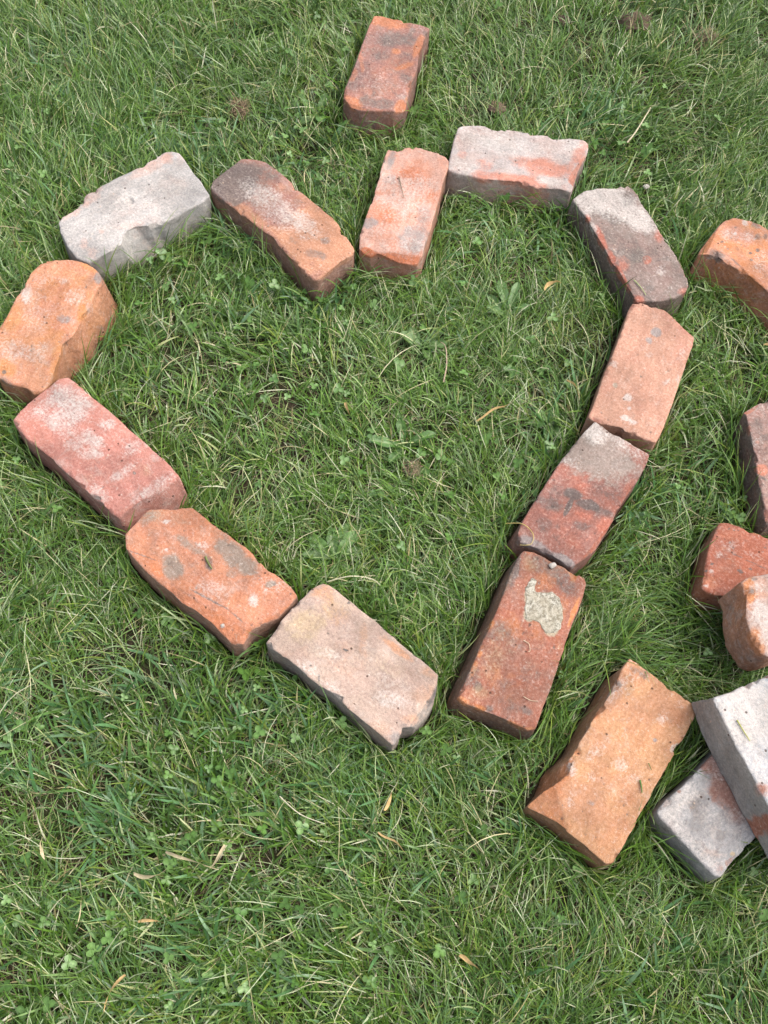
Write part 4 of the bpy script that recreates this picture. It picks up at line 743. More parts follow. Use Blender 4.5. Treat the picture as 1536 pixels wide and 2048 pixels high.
def make_brick(key, b):
    h = b['h'] / 1000.0; sd = b['seed'] * 13
    top = offset_poly(np.array(b['top']) / 1000.0, 0.0012)
    base = offset_poly(np.array(b['base'] or b['top']) / 1000.0, 0.002)
    me = prism_remesh('brick', top, base, h, 0.0018)
    co, e = arr(me)
    co = smooth(co, e, max(1, b['wear'] - 2), 0.9)
    z = co[:, 2]; 
    setco(me, co); nn = vnorm(me); rg = b.get('rough', 1.0)
    d = 0.0007 * fbm(co, 22, 3, sd) + 0.0008 * rg * fbm(co, 70, 4, sd + 3) + 0.00045 * rg * fbm(co, 190, 2, sd + 5)
    # broken nibbles along the arrises
    av = smooth(co, e, 6); conv = np.einsum('ij,ij->i', co - av, nn)
    edge = sstep(0.0006, 0.0020, conv)
    nib = np.clip(fbm(co, 60, 3, sd + 9) - 0.14, 0, 1) + .7 * np.clip(fbm(co, 150, 2, sd + 10) - .2, 0, 1)
    d -= edge * nib * 0.008 * rg
    co = co + nn * d[:, None]
    O = np.zeros(len(co)); D = O.copy(); W = O.copy(); T = O.copy(); G = O.copy(); Y = O.copy()
    raw = np.clip(edge * (0.35 + nib * 1.5), 0, 1)
    for mx, my, nx, ny, slp, hl in b['cuts']:
        a = math.radians(slp); p0 = np.array([mx / 1000, my / 1000, h]); n3 = np.array([nx * math.sin(a), ny * math.sin(a), math.cos(a)])
        tv = np.array([-ny, nx, 0.0]); t = (co - p0) @ tv
        dist = (co - p0) @ n3 + 0.0016 * fbm(co, 60, 3, sd + 31) + 0.0005
        m = 1 - sstep(hl / 1000 * 0.85, hl / 1000 * 1.2, np.abs(t))
        push = np.clip(dist, 0, 0.05) * m
        co = co - n3 * push[:, None]
        c = sstep(0.0003, 0.0016, push)
        if b.get('cutcol') is None: O = np.maximum(O, c * 0.62)
    rng = np.random.default_rng(b['seed'])
    for _ in range(b.get('chips', 12)):
        i = rng.integers(len(top)); f = rng.random(); p2 = top[i] * (1 - f) + top[(i + 1) % len(top)] * f; tg = top[(i + 1) % len(top)] - top[i]
        if np.linalg.norm(tg) < .004: continue
        tg = tg / np.linalg.norm(tg); el = rng.uniform(.35, 1.15); yw = rng.normal(0, .35)
        no = np.array([tg[1], -tg[0]]) * math.cos(yw) + tg * math.sin(yw)
        n3 = np.array([no[0] * math.cos(el), no[1] * math.cos(el), math.sin(el)]); p0 = np.array([p2[0], p2[1], h]) - n3 * rng.uniform(.0008, .0032)
        rad = rng.uniform(.004, .012); dist = (co - p0) @ n3 + 0.0006 * fbm(co, 200, 2, sd + 61)
        m = 1 - sstep(.8, 1.05, np.linalg.norm(co - np.array([p2[0], p2[1], h]), axis=1) / rad)
        push = np.clip(dist, 0, .02) * m; co = co - n3 * push[:, None]
        if b.get('cutcol') is None: O = np.maximum(O, sstep(.0003, .0012, push) * rng.uniform(.15, .6))
    pits = [(rng.uniform(-.11, .11), rng.uniform(-.05, .05), rng.uniform(.0010, .0024), rng.uniform(.001, .003)) for _ in range(b['pits'])]
    for px, py, pr, pd in pits:
        r = np.hypot(co[:, 0] - px, co[:, 1] - py) / pr
        k = np.clip(1 - r * r, 0, 1) * (co[:, 2] > h * 0.7)
        co[:, 2] -= pd * k; D = np.maximum(D, k * 0.9)
    for hx, hy, hr in b.get('holes', []):
        r = np.hypot(co[:, 0] - hx / 1000, co[:, 1] - hy / 1000) / (hr / 1000)
        co[:, 2] -= 0.005 * np.clip(1 - r ** 3, 0, 1) * (co[:, 2] > h * 0.7)
    ch = {'O': O, 'D': D, 'W': W, 'T': T, 'G': G, 'Y': Y}
    wob = 0.3
    ptop = sstep(h - .016, h - .006, co[:, 2] + .004 * fbm(co, 60, 2, sd + 44))
    for c, cx, cy, ax, ay, bx, by, st in b['paint']:
        whole = c.islower(); c = c.upper()
        M = np.linalg.inv(np.array([[ax, bx], [ay, by]]) / 1000.0)
        q = (co[:, :2] - np.array([cx, cy]) / 1000.0) @ M.T
        r = np.linalg.norm(q, axis=1) + wob * fbm(co, 90, 2, sd + 40)
        k = 1 - sstep(0.55, 1.15, r) if st > 0.9 else 1 - sstep(0.45, 1.3, r)
        k = k * st * (1.0 if whole else ptop)
        ch[c] = np.maximum(ch[c], k) if st > 0.9 else 1 - (1 - ch[c]) * (1 - np.clip(k, 0, 1))
    setco(me, co); nn = vnorm(me)
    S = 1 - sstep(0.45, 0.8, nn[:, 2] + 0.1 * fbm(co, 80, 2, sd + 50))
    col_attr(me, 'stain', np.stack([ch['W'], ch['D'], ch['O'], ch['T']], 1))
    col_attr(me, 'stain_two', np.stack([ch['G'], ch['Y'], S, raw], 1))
    me.polygons.foreach_set('use_smooth', np.ones(len(me.polygons), bool))
    me.materials.clear()
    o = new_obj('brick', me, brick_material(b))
    o.location = (b['loc'][0], b['loc'][1], b['loc'][2] - SINK); o.rotation_euler = (0, 0, b['rot'])
    lab, grp = LABELS[key]
    tag(o, lab, 'brick', grp)
    return o

GRID0 = np.array([-1.3, -0.5]); GRES = 0.002; GN = (1300, 1450)
HMAP = np.zeros(GN, np.float32); RMAP = np.zeros(GN, np.float32)
def raster(poly, hz, HM):
    p = np.array(poly); lo = np.floor((p.min(0) - GRID0) / GRES).astype(int) - 1; hi = np.ceil((p.max(0) - GRID0) / GRES).astype(int) + 1
    lo = np.clip(lo, 0, None); hi = np.minimum(hi, GN)
    X, Y = np.meshgrid(GRID0[0] + (np.arange(lo[0], hi[0]) + .5) * GRES, GRID0[1] + (np.arange(lo[1], hi[1]) + .5) * GRES, indexing='ij')
    ins = np.zeros(X.shape, bool); n = len(p)
    for i in range(n):
        a, b = p[i], p[(i + 1) % n]
        c = ((a[1] > Y) != (b[1] > Y)) & (X < (b[0] - a[0]) * (Y - a[1]) / (b[1] - a[1] + 1e-12) + a[0])
        ins ^= c
    sub = HM[lo[0]:hi[0], lo[1]:hi[1]]; sub[ins] = np.maximum(sub[ins], hz)
BR = {}
for key, b in BRICKS.items():
    BR[key] = make_brick(key, b)
    c, s = math.cos(b['rot']), math.sin(b['rot'])
    for poly, d in ((b['top'], .0025), (b['base'] or b['top'], .0025)):
        q = offset_poly(np.array(poly) / 1000, d) @ np.array([[c, s], [-s, c]]) + np.array(b['loc'][:2])
        raster(q, b['loc'][2] - SINK + b['h'] / 1000, RMAP if b['loc'][2] > .05 else HMAP)
def hat(x, y):
    i = np.clip(((x - GRID0[0]) / GRES).astype(int), 0, GN[0] - 1); j = np.clip(((y - GRID0[1]) / GRES).astype(int), 0, GN[1] - 1)
    return HMAP[i, j]
def rat(x, y):
    i = np.clip(((x - GRID0[0]) / GRES).astype(int), 0, GN[0] - 1); j = np.clip(((y - GRID0[1]) / GRES).astype(int), 0, GN[1] - 1)
    return RMAP[i, j]

def p3(p): return np.concatenate([p, np.zeros((len(p), 1))], 1)

# a lump of old mortar stuck on the red brown brick
def mortar():
    b = BRICKS['I']; par = BR['I']
    poly = np.array(MORTAR) / 1000.0
    q = np.concatenate([poly[i] * (1 - f) + poly[(i + 1) % len(poly)] * f for i in range(len(poly)) for f in (np.arange(4) / 4.0)[:, None, None]]).reshape(-1, 2)
    poly = offset_poly(q, .0010) + .0030 * np.stack([fbm(p3(q), 210, 3, 5), fbm(p3(q), 210, 3, 6)], 1)
    me = prism_remesh('mortar_patch', poly, poly, 0.006, 0.0011)
    co, e = arr(me); co = smooth(co, e, 1, .8); setco(me, co); nn = vnorm(me)
    co = co + nn * (0.0012 * fbm(co, 120, 3, 91))[:, None]
    co[:, 2] = np.where(co[:, 2] > .003, .0035 + (co[:, 2] - .0035) * .9, co[:, 2])
    setco(me, co)
    nb = NB('old_mortar'); tc = nb.n('ShaderNodeTexCoord'); V = tc.outputs['Object']
    f = nb.noise(V, 260, 5, .7); g = nb.noise(V, 60, 4, .6)
    col = nb.mix(nb.step(f, .35, .65), lin((128, 120, 100), KALB), lin((230, 224, 206), KALB))
    col = nb.mix(nb.step(g, .4, .65, 0, .5), col, lin((190, 178, 152), KALB))
    bs = nb.n('ShaderNodeBsdfPrincipled'); nb.link(col, bs.inputs['Base Color']); bs.inputs['Roughness'].default_value = .95
    bp = nb.n('ShaderNodeBump'); bp.inputs['Distance'].default_value = .002; nb.link(f, bp.inputs['Height']); nb.link(bp.outputs[0], bs.inputs['Normal'])
    out = nb.n('ShaderNodeOutputMaterial'); nb.link(bs.outputs[0], out.inputs[0])
    me.materials.clear()
    o = new_obj('mortar_patch', me, nb.m, par); o.location = (0, 0, b['h'] / 1000 - 0.0047)
mortar()

# ------------------------------------------------------------------ lawn
def leaf_material(name, rough=.38, trans=.20, spec=.5):
    nb = NB(name)
    at = nb.n('ShaderNodeAttribute', attribute_name='tint')
    tc = nb.n('ShaderNodeTexCoord'); v = nb.noise(tc.outputs['Object'], 300, 3, .6)
    cm = nb.n('ShaderNodeCombineColor'); g = nb.step(v, .3, .7, .84, 1.16)
    for i in range(3): nb.link(g, cm.inputs[i])
    col = nb.mix(1.0, at.outputs['Color'], cm.outputs[0], 'MULTIPLY')
    bs = nb.n('ShaderNodeBsdfPrincipled'); nb.link(col, bs.inputs['Base Color']); bs.inputs['Roughness'].default_value = rough
    bs.inputs['Specular IOR Level'].default_value = spec
    tr = nb.n('ShaderNodeBsdfTranslucent'); nb.link(nb.mix(.6, col, nb.mix(1.0, col, (1.5, 1.5, .8, 1), 'MULTIPLY')), tr.inputs[0])
    ms = nb.n('ShaderNodeMixShader'); ms.inputs[0].default_value = trans
    nb.link(bs.outputs[0], ms.inputs[1]); nb.link(tr.outputs[0], ms.inputs[2])
    out = nb.n('ShaderNodeOutputMaterial'); nb.link(ms.outputs[0], out.inputs[0])
    return nb.m
GRASSM = leaf_material('grass_blade')

def blades(b2, az, L, wd, e0, e1, curl, roll, tint, ns=4, z0=None):
    """curved tapering blades; returns co, faces, loop totals, colours"""
    n = len(L)
    def path(az, L, e0, e1):
        pts = np.zeros((n, ns + 1, 3)); dirs = np.zeros((n, ns + 1, 3))
        pts[:, 0, :2] = b2; pts[:, 0, 2] = 0.0 if z0 is None else z0
        for k in range(ns + 1):
            s = k / ns; el = e0 + (e1 - e0) * s ** 0.8; a = az + curl * s
            d = np.stack([np.cos(a) * np.cos(el), np.sin(a) * np.cos(el), np.sin(el)], 1); dirs[:, k] = d
            if k: pts[:, k] = pts[:, k - 1] + (L / ns)[:, None] * (dirs[:, k - 1] + d) * .5
        return pts, dirs
    def bad(pts):
        h = hat(pts[..., 0], pts[..., 1]); g = rat(pts[..., 0], pts[..., 1]); return ((h > pts[..., 2]) | ((g > pts[..., 2]) & (pts[..., 2] > .062)))[:, 1:].any(1)
    keep = hat(b2[:, 0], b2[:, 1]) == 0
    pts, dirs = path(az, L, e0, e1); B = bad(pts)
    az = az.copy(); e0 = e0.copy(); e1 = e1.copy(); L = L.copy()
    for t in range(6):
        i = np.where(B & keep)[0]
        if len(i) == 0: break
        if t < 3: az[i] = RNG.uniform(0, 6.283, len(i))
        else:
            L[i] *= .8; e0[i] = np.maximum(e0[i], 1.2); e1[i] = np.maximum(e1[i], .7); az[i] = RNG.uniform(0, 6.283, len(i))
        pts, dirs = path(az, L, e0, e1); B = bad(pts)
    keep &= ~B
    pts[..., 2] = np.maximum(pts[..., 2], .002 + .004 * RNG.random((n, 1)))
    hz = np.stack([-np.sin(az), np.cos(az), np.zeros(n)], 1)[:, None, :] * np.ones((1, ns + 1, 1))
    up = np.cross(dirs, hz); cr, sr = np.cos(roll)[:, None, None], np.sin(roll)[:, None, None]
    side = hz * cr + up * sr
    prof = np.interp(np.linspace(0, 1, ns + 1), [0, .25, .55, .8, 1], [.75, 1, .92, .6, .0])
    wv = (wd * .5)[:, None, None] * prof[None, :, None] * side
    l = pts - wv; r = pts + wv
    ver = np.concatenate([np.stack([l[:, :-1], r[:, :-1]], 2).reshape(n, -1, 3), pts[:, -1:, :]], 1)[keep]
    m = len(ver); nv = 2 * ns + 1
    f = []
    for k in range(ns - 1): f += [2 * k, 2 * k + 1, 2 * k + 3, 2 * k + 2]
    f += [2 * ns - 2, 2 * ns - 1, 2 * ns]
    F = (np.array(f)[None, :] + (np.arange(m) * nv)[:, None]).ravel()
    lt = np.tile(np.array([4] * (ns - 1) + [3]), m)
    C = np.repeat(np.concatenate([tint[keep], np.ones((m, 1))], 1), nv, 0)
    return ver.reshape(-1, 3), F, lt, C

FOOT = np.array([(-.81, 1.62), (.66, 1.88), (.53, -.02), (-.40, -.12)])
def inside_foot(p, grow):
    c = FOOT.mean(0); q = FOOT + (FOOT - c) / np.linalg.norm(FOOT - c, axis=1)[:, None] * grow
    r = np.ones(len(p), bool)
    for i in range(4):
        a, b = q[i], q[(i + 1) % 4]
        r &= (b[0] - a[0]) * (p[:, 1] - a[1]) - (b[1] - a[1]) * (p[:, 0] - a[0]) <= 0
    return r
def scatter(dens, sparse):
    A = np.array([2.45, 2.8]); n = int(dens * A[0] * A[1])
    p = RNG.random((n, 2)) * A + np.array([-1.25, -.47])
    ins = inside_foot(p, .10); k = ins | (RNG.random(n) < sparse)
    return p[k]

def spot(p, x, y, r):            # soft round patch of the lawn
    return np.exp(-((p[:, 0] - x) ** 2 + (p[:, 1] - y) ** 2) / (r * r))

def pick(pal, n, wts):
    i = RNG.choice(len(pal), n, p=np.array(wts) / np.sum(wts)); return np.array(pal)[i]

GREENS = [(0.067, 0.1426, 0.0152), (0.0893, 0.1734, 0.022), (0.0589, 0.1233, 0.0236), (0.1178, 0.2042, 0.037), (0.0812, 0.1599, 0.0438), (0.1441, 0.2274, 0.0725), (0.1522, 0.2119, 0.0354), (0.0386, 0.0809, 0.011)]
PALES = [(.30, .37, .17), (.36, .41, .25), (.33, .36, .15), (.42, .42, .28)]
STRAW = [(.38, .34, .17), (.46, .43, .26), (.28, .24, .11), (.42, .38, .20), (.20, .16, .08)]

def field(p, seed):              # the way the grass is combed, varying over the lawn
    q = p3(p); return 2.0 + 2.6 * fbm(q, 2.2, 2, seed) + 1.5 * fbm(q, 9, 2, seed + 5)

PARTS = []
def tuftmod(p, seed, sc=14): return .5 + .5 * fbm(p3(p), sc, 3, seed)

def lawn():
    # 1 thatch: dead threads and short stems close to the soil
    p = scatter(13000, .4); n = len(p)
    PARTS.append(blades(p, RNG.uniform(0, 6.283, n), RNG.uniform(.02, .07, n), RNG.uniform(.0006, .0013, n), RNG.uniform(.05, .5, n), RNG.uniform(-.3, .3, n), RNG.normal(0, .9, n), RNG.normal(0, .5, n), np.where(RNG.random((n, 1)) < .5, pick(STRAW, n, [3, 1.5, 4, 2, 5]) * RNG.uniform(.45, .9, (n, 1)), pick(GREENS, n, [2, 1, 2, 1, 1, 0, 1, 3])), 3))
    # 2 turf: ordinary blades in tufts
    c = scatter(4900, .5); c = c[RNG.random(len(c)) < .35 + .75 * sstep(.30, .62, tuftmod(c, 202, 11))]; m = len(c)
    k = RNG.integers(5, 11, m); idx = np.repeat(np.arange(m), k); n = len(idx)
    p = c[idx] + RNG.normal(0, .006, (n, 2))
    fa = field(c, 21)[idx]; broad = sstep(.35, .75, tuftmod(c, 61, 5))[idx]
    tall = spot(c, -.62, 1.45, .35)[idx] + .8 * spot(c, .52, 1.75, .25)[idx] + .55 * spot(c, -.30, 1.70, .2)[idx] + .55 * spot(c, .62, 1.3, .2)[idx]
    L = RNG.uniform(.024, .060, n) * (1 + .55 * np.clip(tall, 0, 1)) * (.8 + .4 * tuftmod(c, 33, 18)[idx])
    wd = RNG.uniform(.0011, .0024, n) * (1 + .75 * broad * RNG.random(n))
    e0 = np.clip(RNG.normal(.85, .35, n) + .25 * tall, .2, 1.5); e1 = e0 - RNG.uniform(.5, 1.6, n)
    az = fa + RNG.normal(0, .85, n)
    base = pick(GREENS, m, [4, 4, 3, 2.5, 2.5, 1.2, 1.2, 2])[idx]
    t = base * RNG.uniform(.75, 1.25, (n, 1)) * (1 + .28 * fbm(p3(c), 3.5, 3, 71))[idx][:, None]; q = RNG.random(n)
    t = np.where((q < .08)[:, None], pick(PALES, n, [2, 1, 2, 1]), t); t = np.where((q > .975)[:, None], pick(STRAW, n, [3, 2, 2, 2, 1]), t)
    PARTS.append(blades(p, az, L, wd, e0, e1, RNG.normal(0, .5, n), RNG.normal(0, .55, n), t))
    # 3 fine fescue: long thin arching hairs
    c = scatter(2700, .5); m = len(c); dens = sstep(.25, .7, tuftmod(c, 77, 4)) + spot(c, -.6, 1.5, .4) + spot(c, .25, .12, .3) + spot(c, .3, .35, .2)
    k = (RNG.integers(4, 12, m) * np.clip(dens, .25, 1.2)).astype(int); idx = np.repeat(np.arange(m), k); n = len(idx)
    p = c[idx] + RNG.normal(0, .008, (n, 2))
    az = field(c, 45)[idx] + RNG.normal(0, .55, n)
    L = RNG.uniform(.035, .085, n); wd = RNG.uniform(.0008, .0015, n)
    e0 = np.clip(RNG.normal(1.0, .3, n), .3, 1.5); e1 = e0 - RNG.uniform(.8, 1.9, n)
    t = pick(GREENS, m, [3, 3, 2, 3, 3, 3, 2, 2])[idx] * RNG.uniform(.8, 1.3, (n, 1)); q = RNG.random(n)
    t = np.where((q < .16)[:, None], pick(PALES, n, [2, 2, 2, 1.5]), t); t = np.where((q > .965)[:, None], pick(STRAW, n, [3, 3, 1, 2, 0]), t)
    PARTS.append(blades(p, az, L, wd, e0, e1, RNG.normal(0, .7, n), RNG.normal(0, .5, n), t, 5))
    # 4 broad blades, bluish, lower left and here and there
    c = scatter(620, .5); m = len(c); w = sstep(.45, .8, tuftmod(c, 90, 4)) + 1.1 * spot(c, -.2, .1, .2) + spot(c, -.28, 1.25, .12) + .8 * spot(c, .33, .02, .1)
    k = (RNG.integers(5, 12, m) * np.clip(w, 0, 1.2)).astype(int); idx = np.repeat(np.arange(m), k); n = len(idx)
    p = c[idx] + RNG.normal(0, .010, (n, 2))
    L = RNG.uniform(.03, .07, n); wd = RNG.uniform(.0030, .0050, n)
    e0 = np.clip(RNG.normal(.8, .3, n), .2, 1.4); e1 = e0 - RNG.uniform(.5, 1.3, n)
    t = pick([(.058, .145, .045), (.080, .175, .062), (.046, .115, .032), (.125, .22, .105), (.09, .18, .04)], n, [3, 3, 3, 1.5, 2]) * RNG.uniform(.8, 1.2, (n, 1))
    PARTS.append(blades(p, field(c, 21)[idx] + RNG.normal(0, .9, n), L, wd, e0, e1, RNG.normal(0, .4, n), RNG.normal(0, .4, n), t, 5))
    # 6 longer blades standing up against the bricks
    P6 = []
    for b in BRICKS.values():
        if b['loc'][2] > .05: continue
        c, s = math.cos(b['rot']), math.sin(b['rot'])
        q = np.array(b['base'] or b['top']) / 1000
        i = RNG.integers(0, len(q), 190); f = RNG.random((190, 1)); e = q[i] * (1 - f) + np.roll(q, -1, 0)[i] * f
        d = np.roll(q, -1, 0)[i] - q[i]; nn = np.stack([d[:, 1], -d[:, 0]], 1) / (np.linalg.norm(d, axis=1)[:, None] + 1e-9)
        P6.append((e + nn * RNG.uniform(.003, .024, (190, 1))) @ np.array([[c, s], [-s, c]]) + np.array(b['loc'][:2]))
    p = np.concatenate(P6); n = len(p)
    t = pick(GREENS + PALES, n, [3, 3, 2, 3, 3, 2, 2, 2, .5, .5, .5, .3]) * RNG.uniform(.8, 1.2, (n, 1))
    e0 = np.clip(RNG.normal(1.25, .18, n), .8, 1.55)
    PARTS.append(blades(p, RNG.uniform(0, 6.283, n), RNG.uniform(.05, .095, n), RNG.uniform(.0012, .0024, n), e0, e0 - RNG.uniform(.3, 1.3, n), RNG.normal(0, .5, n), RNG.normal(0, .5, n), t, 6))
    # long tufts flopping over the bricks
    for (x, y, a, k, sp) in TUFTS:
        p = RNG.normal(0, sp, (k, 2)) + np.array([x, y])
        t = pick(GREENS, k, [3, 3, 2, 3, 2, 1, 2, 3]) * RNG.uniform(.8, 1.2, (k, 1)); e0 = RNG.uniform(.9, 1.45, k)
        PARTS.append(blades(p, a + RNG.normal(0, .5, k), RNG.uniform(.07, .13, k), RNG.uniform(.0010, .0018, k), e0, e0 - RNG.uniform(.9, 1.6, k), RNG.normal(0, .3, k), RNG.normal(0, .4, k), t, 7))
    # 5 long dry stalks lying over the top
    p = scatter(230, .4); n = len(p)
    PARTS.append(blades(p, RNG.uniform(0, 6.283, n), RNG.uniform(.04, .10, n), RNG.uniform(.0007, .0015, n), RNG.uniform(.4, .9, n), RNG.uniform(-.6, .0, n), RNG.normal(0, 1.0, n), RNG.normal(0, .5, n), pick(STRAW[:4] + PALES[3:], n, [2, 3, 1, 2, 3]) * RNG.uniform(.85, 1.15, (n, 1)), 5, z0=RNG.uniform(.004, .02, n)))
    co = []; F = []; lt = []; C = []; off = 0
    for a, f, l, c in PARTS:
        co.append(a); F.append(f + off); lt.append(l); C.append(c); off += len(a)
    me = mesh_np('grass', np.concatenate(co), np.concatenate(F), np.concatenate(lt))
    col_attr(me, 'tint', np.concatenate(C))
    tag(new_obj('grass', me, GRASSM), 'tangled short green lawn grass with dry threads growing around the bricks', 'grass', kind='stuff')
lawn()

# clover scattered through the turf
def clover():
    c = scatter(900, .4); m = len(c)
    w = sstep(.45, .75, tuftmod(c, 123, 6)) * .8 + spot(c, .25, .85, .1) + spot(c, .30, 1.36, .1) + .8 * spot(c, -.2, 1.42, .14) + .6 * spot(c, .05, 1.15, .1) + .4 * spot(c, -.1, .1, .2)
    c = c[RNG.random(m) < np.clip(w, .06, 1)]; c = c[hat(c[:, 0], c[:, 1]) == 0]
    co = []; F = []; lt = []; C = []; off = 0
    a = np.linspace(0, 2 * np.pi, 9)[:-1]
    for x, y in c:
        h = random.uniform(.014, .036); r = random.uniform(.0026, .0048); a0 = random.uniform(0, 6.28)
        tint = np.array(random.choice([(.075, .155, .03), (.095, .18, .042), (.065, .135, .03), (.12, .21, .062)])) * random.uniform(.85, 1.15)
        tl = random.gauss(0, .5), random.gauss(0, .5)
        for k in range(3):
            ph = a0 + k * 2.094
            ring = np.stack([r * 1.05 + r * np.cos(a) * (1 - .12 * (np.cos(a) > .9)), r * .92 * np.sin(a), .0012 * np.abs(np.sin(a))], 1)
            ring = np.concatenate([[[r * 1.0, 0, -.0004]], ring])
            X = ring[:, 0] * math.cos(ph) - ring[:, 1] * math.sin(ph); Y = ring[:, 0] * math.sin(ph) + ring[:, 1] * math.cos(ph)
            Z = h + ring[:, 2] + X * tl[0] + Y * tl[1]
            if (hat(x + X, y + Y) > Z).any(): continue
            co.append(np.stack([x + X, y + Y, Z], 1))
            for i in range(8): F.append([off, off + 1 + i, off + 1 + (i + 1) % 8])
            cc = np.tile(np.append(tint, 1), (9, 1)); cc[0, :3] *= 1.35; C.append(cc); off += 9
        s = np.array([[x - .0005, y, 0], [x + .0005, y, 0], [x + .0004, y, h], [x - .0004, y, h]])
        co.append(s); F.append([off, off + 1, off + 2]); F.append([off, off + 2, off + 3]); C.append(np.tile(np.append(tint * 1.2, 1), (4, 1))); off += 4
    me = mesh_np('clover', np.concatenate(co), np.array(F).ravel(), np.full(len(F), 3))
    col_attr(me, 'tint', np.concatenate(C))
    tag(new_obj('clover', me, GRASSM), 'small three leaved clover spread through the lawn grass', 'clover', kind='stuff')
clover()

# ------------------------------------------------------------------ broad leaved weeds, each leaf a part
LEAFM = leaf_material('weed_leaf', .45, .3)
def leaf_mesh(L, wd, tint, rib, wave, lift, bend, lobes=0.0):
    nu, nv = 14, 7
    u = np.linspace(0, 1, nu); v = np.linspace(-1, 1, nv)
    prof = np.interp(u, [0, .08, .25, .5, .75, .92, 1], [.10, .18, .55, .9, 1, .62, .02]) * (1 + lobes * np.sin(u * 26))
    U, Vv = np.meshgrid(u, v, indexing='ij')
    x = U * L; y = Vv * wd * .5 * prof[:, None]
    z = lift * np.sin(U * math.pi * .9) * L + bend * U * U * L + .0022 * np.abs(Vv) + wave * np.sin(U * 15 + Vv * 2) * np.abs(Vv)
    p = np.stack([x, y, z], -1).reshape(-1, 3)
    i = np.arange(nu - 1)[:, None] * nv + np.arange(nv - 1)[None, :]
    f = np.stack([i, i + nv, i + nv + 1, i + 1], -1).reshape(-1)
    me = mesh_np('leaf', p, f, np.full((nu - 1) * (nv - 1), 4))
    k = np.exp(-(Vv / .16) ** 2) * (1 - .5 * U); T = np.array(tint)[None, None, :] * (1 - k[..., None]) + np.array(rib)[None, None, :] * k[..., None]
    col_attr(me, 'tint', np.concatenate([T.reshape(-1, 3), np.ones((nu * nv, 1))], 1))
    return me
def weed(x, y, leaves, label, tint=(.11, .21, .055), z=.004):
    tint = np.array(tint) * .85
    o = bpy.data.objects.new('weed_rosette', None); COL.objects.link(o); o.location = (x, y, z); o.empty_display_size = .02
    tag(o, label, 'weed', 'broad leaved weeds in the lawn')
    for (deg, L, wd, lift) in leaves:
        t = np.array(tint) * random.uniform(.85, 1.3); L *= .8; wd *= .8
        lf = new_obj('leaf', leaf_mesh(L, wd, t, (.24, .32, .14), .0015, lift, random.uniform(-.1, .12), .06), LEAFM, o)
        lf.rotation_euler = (random.gauss(0, .15), -random.uniform(.08, .5), math.radians(deg + random.gauss(0, 9)))
weed(-.060, .545, [(150, .062, .024, .10), (75, .075, .034, .12), (50, .062, .022, .12), (20, .050, .018, .1), (200, .060, .018, .08), (-35, .045, .016, .1), (-80, .04, .016, .1), (105, .05, .02, .1)], 'wide leaved weed rosette by the inner side of the pinkish grey tip brick', z=.006)
weed(.160, .995, [(96, .085, .021, .10), (60, .06, .017, .1), (130, .06, .018, .1), (20, .05, .016, .1), (170, .05, .016, .1), (75, .075, .015, .14)], 'pale upright leaved weed below the dark and white brick, inside the right lobe', (.12, .22, .07), z=.006)
weed(.020, .735, [(180, .07, .02, .08), (60, .065, .019, .14), (120, .06, .018, .1), (-120, .06, .018, .1), (-160, .055, .018, .1), (20, .05, .015, .1)], 'narrow leaved weed beside the brown dead patch in the middle of the heart', (.075, .165, .035), z=.006)
weed(.030, .915, [(170, .055, .024, .1), (0, .055, .022, .1), (110, .05, .019, .1), (60, .05, .02, .12), (-60, .04, .018, .1)], 'flat rosette under the dip of the heart', (.11, .20, .055), z=.006)
weed(.235, .800, [(160, .045, .018, .1), (200, .05, .02, .1), (30, .04, .014, .1), (-70, .045, .018, .1), (-110, .04, .017, .1), (90, .04, .015, .1)], 'small light green rosette beside the joint of the plain salmon brick and tan ended brick', (.13, .24, .07), z=.006)
weed(-.195, 1.385, [(250, .06, .024, .1), (290, .055, .024, .1), (80, .05, .02, .1), (160, .05, .018, .1)], 'oval leaved weed to the left of the lone smoky red brick', (.10, .20, .05), z=.006)

# ------------------------------------------------------------------ dry leaves, stalks, clods, stones
DRYM = leaf_material('dry_leaf', .8, .15, .15)
def dry_leaf(x, y, z, deg, L, wd, label, tint=(.52, .43, .27), group='dry leaf scraps in the grass', bend=.1, tilt=0.0):
    ns = 10; u = np.linspace(0, 1, ns); k = random.gauss(0, .5)
    cx = L * 1.25 * u; cy = L * k * u * (1 - u) * 1.2; cz = L * (.18 * np.sin(u * 3.0) + .06 * np.sin(u * 9 + x * 90))
    hw = wd * .36 * np.interp(u, [0, .15, .4, .8, 1], [.45, .8, 1, .7, .12]); rl = .5 + 1.6 * u + random.uniform(-.5, .5)
    rows = [np.stack([cx, cy + hw * v * np.cos(rl), cz + hw * v * np.sin(rl) + hw * .5 * abs(v)], 1) for v in (-1, 0, 1)]
    p = np.stack(rows, 1).reshape(-1, 3); i = np.arange(ns - 1)[:, None] * 3 + np.arange(2)[None, :]
    me = mesh_np('dry_leaf', p, np.stack([i, i + 3, i + 4, i + 1], -1).reshape(-1), np.full((ns - 1) * 2, 4))
    tt = np.array(tint)[None] * (1 + .25 * fbm(p, 200, 2, int(abs(x) * 999))[:, None]); tt = tt * np.where(random.random() < .4, np.array([[1.0, .82, .6]]), 1.0)
    col_attr(me, 'tint', np.concatenate([tt, np.ones((len(p), 1))], 1))
    o = new_obj('dry_leaf', me, DRYM); o.location = (x, y, z); o.rotation_euler = (random.gauss(0, .25), tilt, math.radians(deg))
    tag(o, label, 'dry leaf', group)
for a in DRY_LEAVES: dry_leaf(*a)

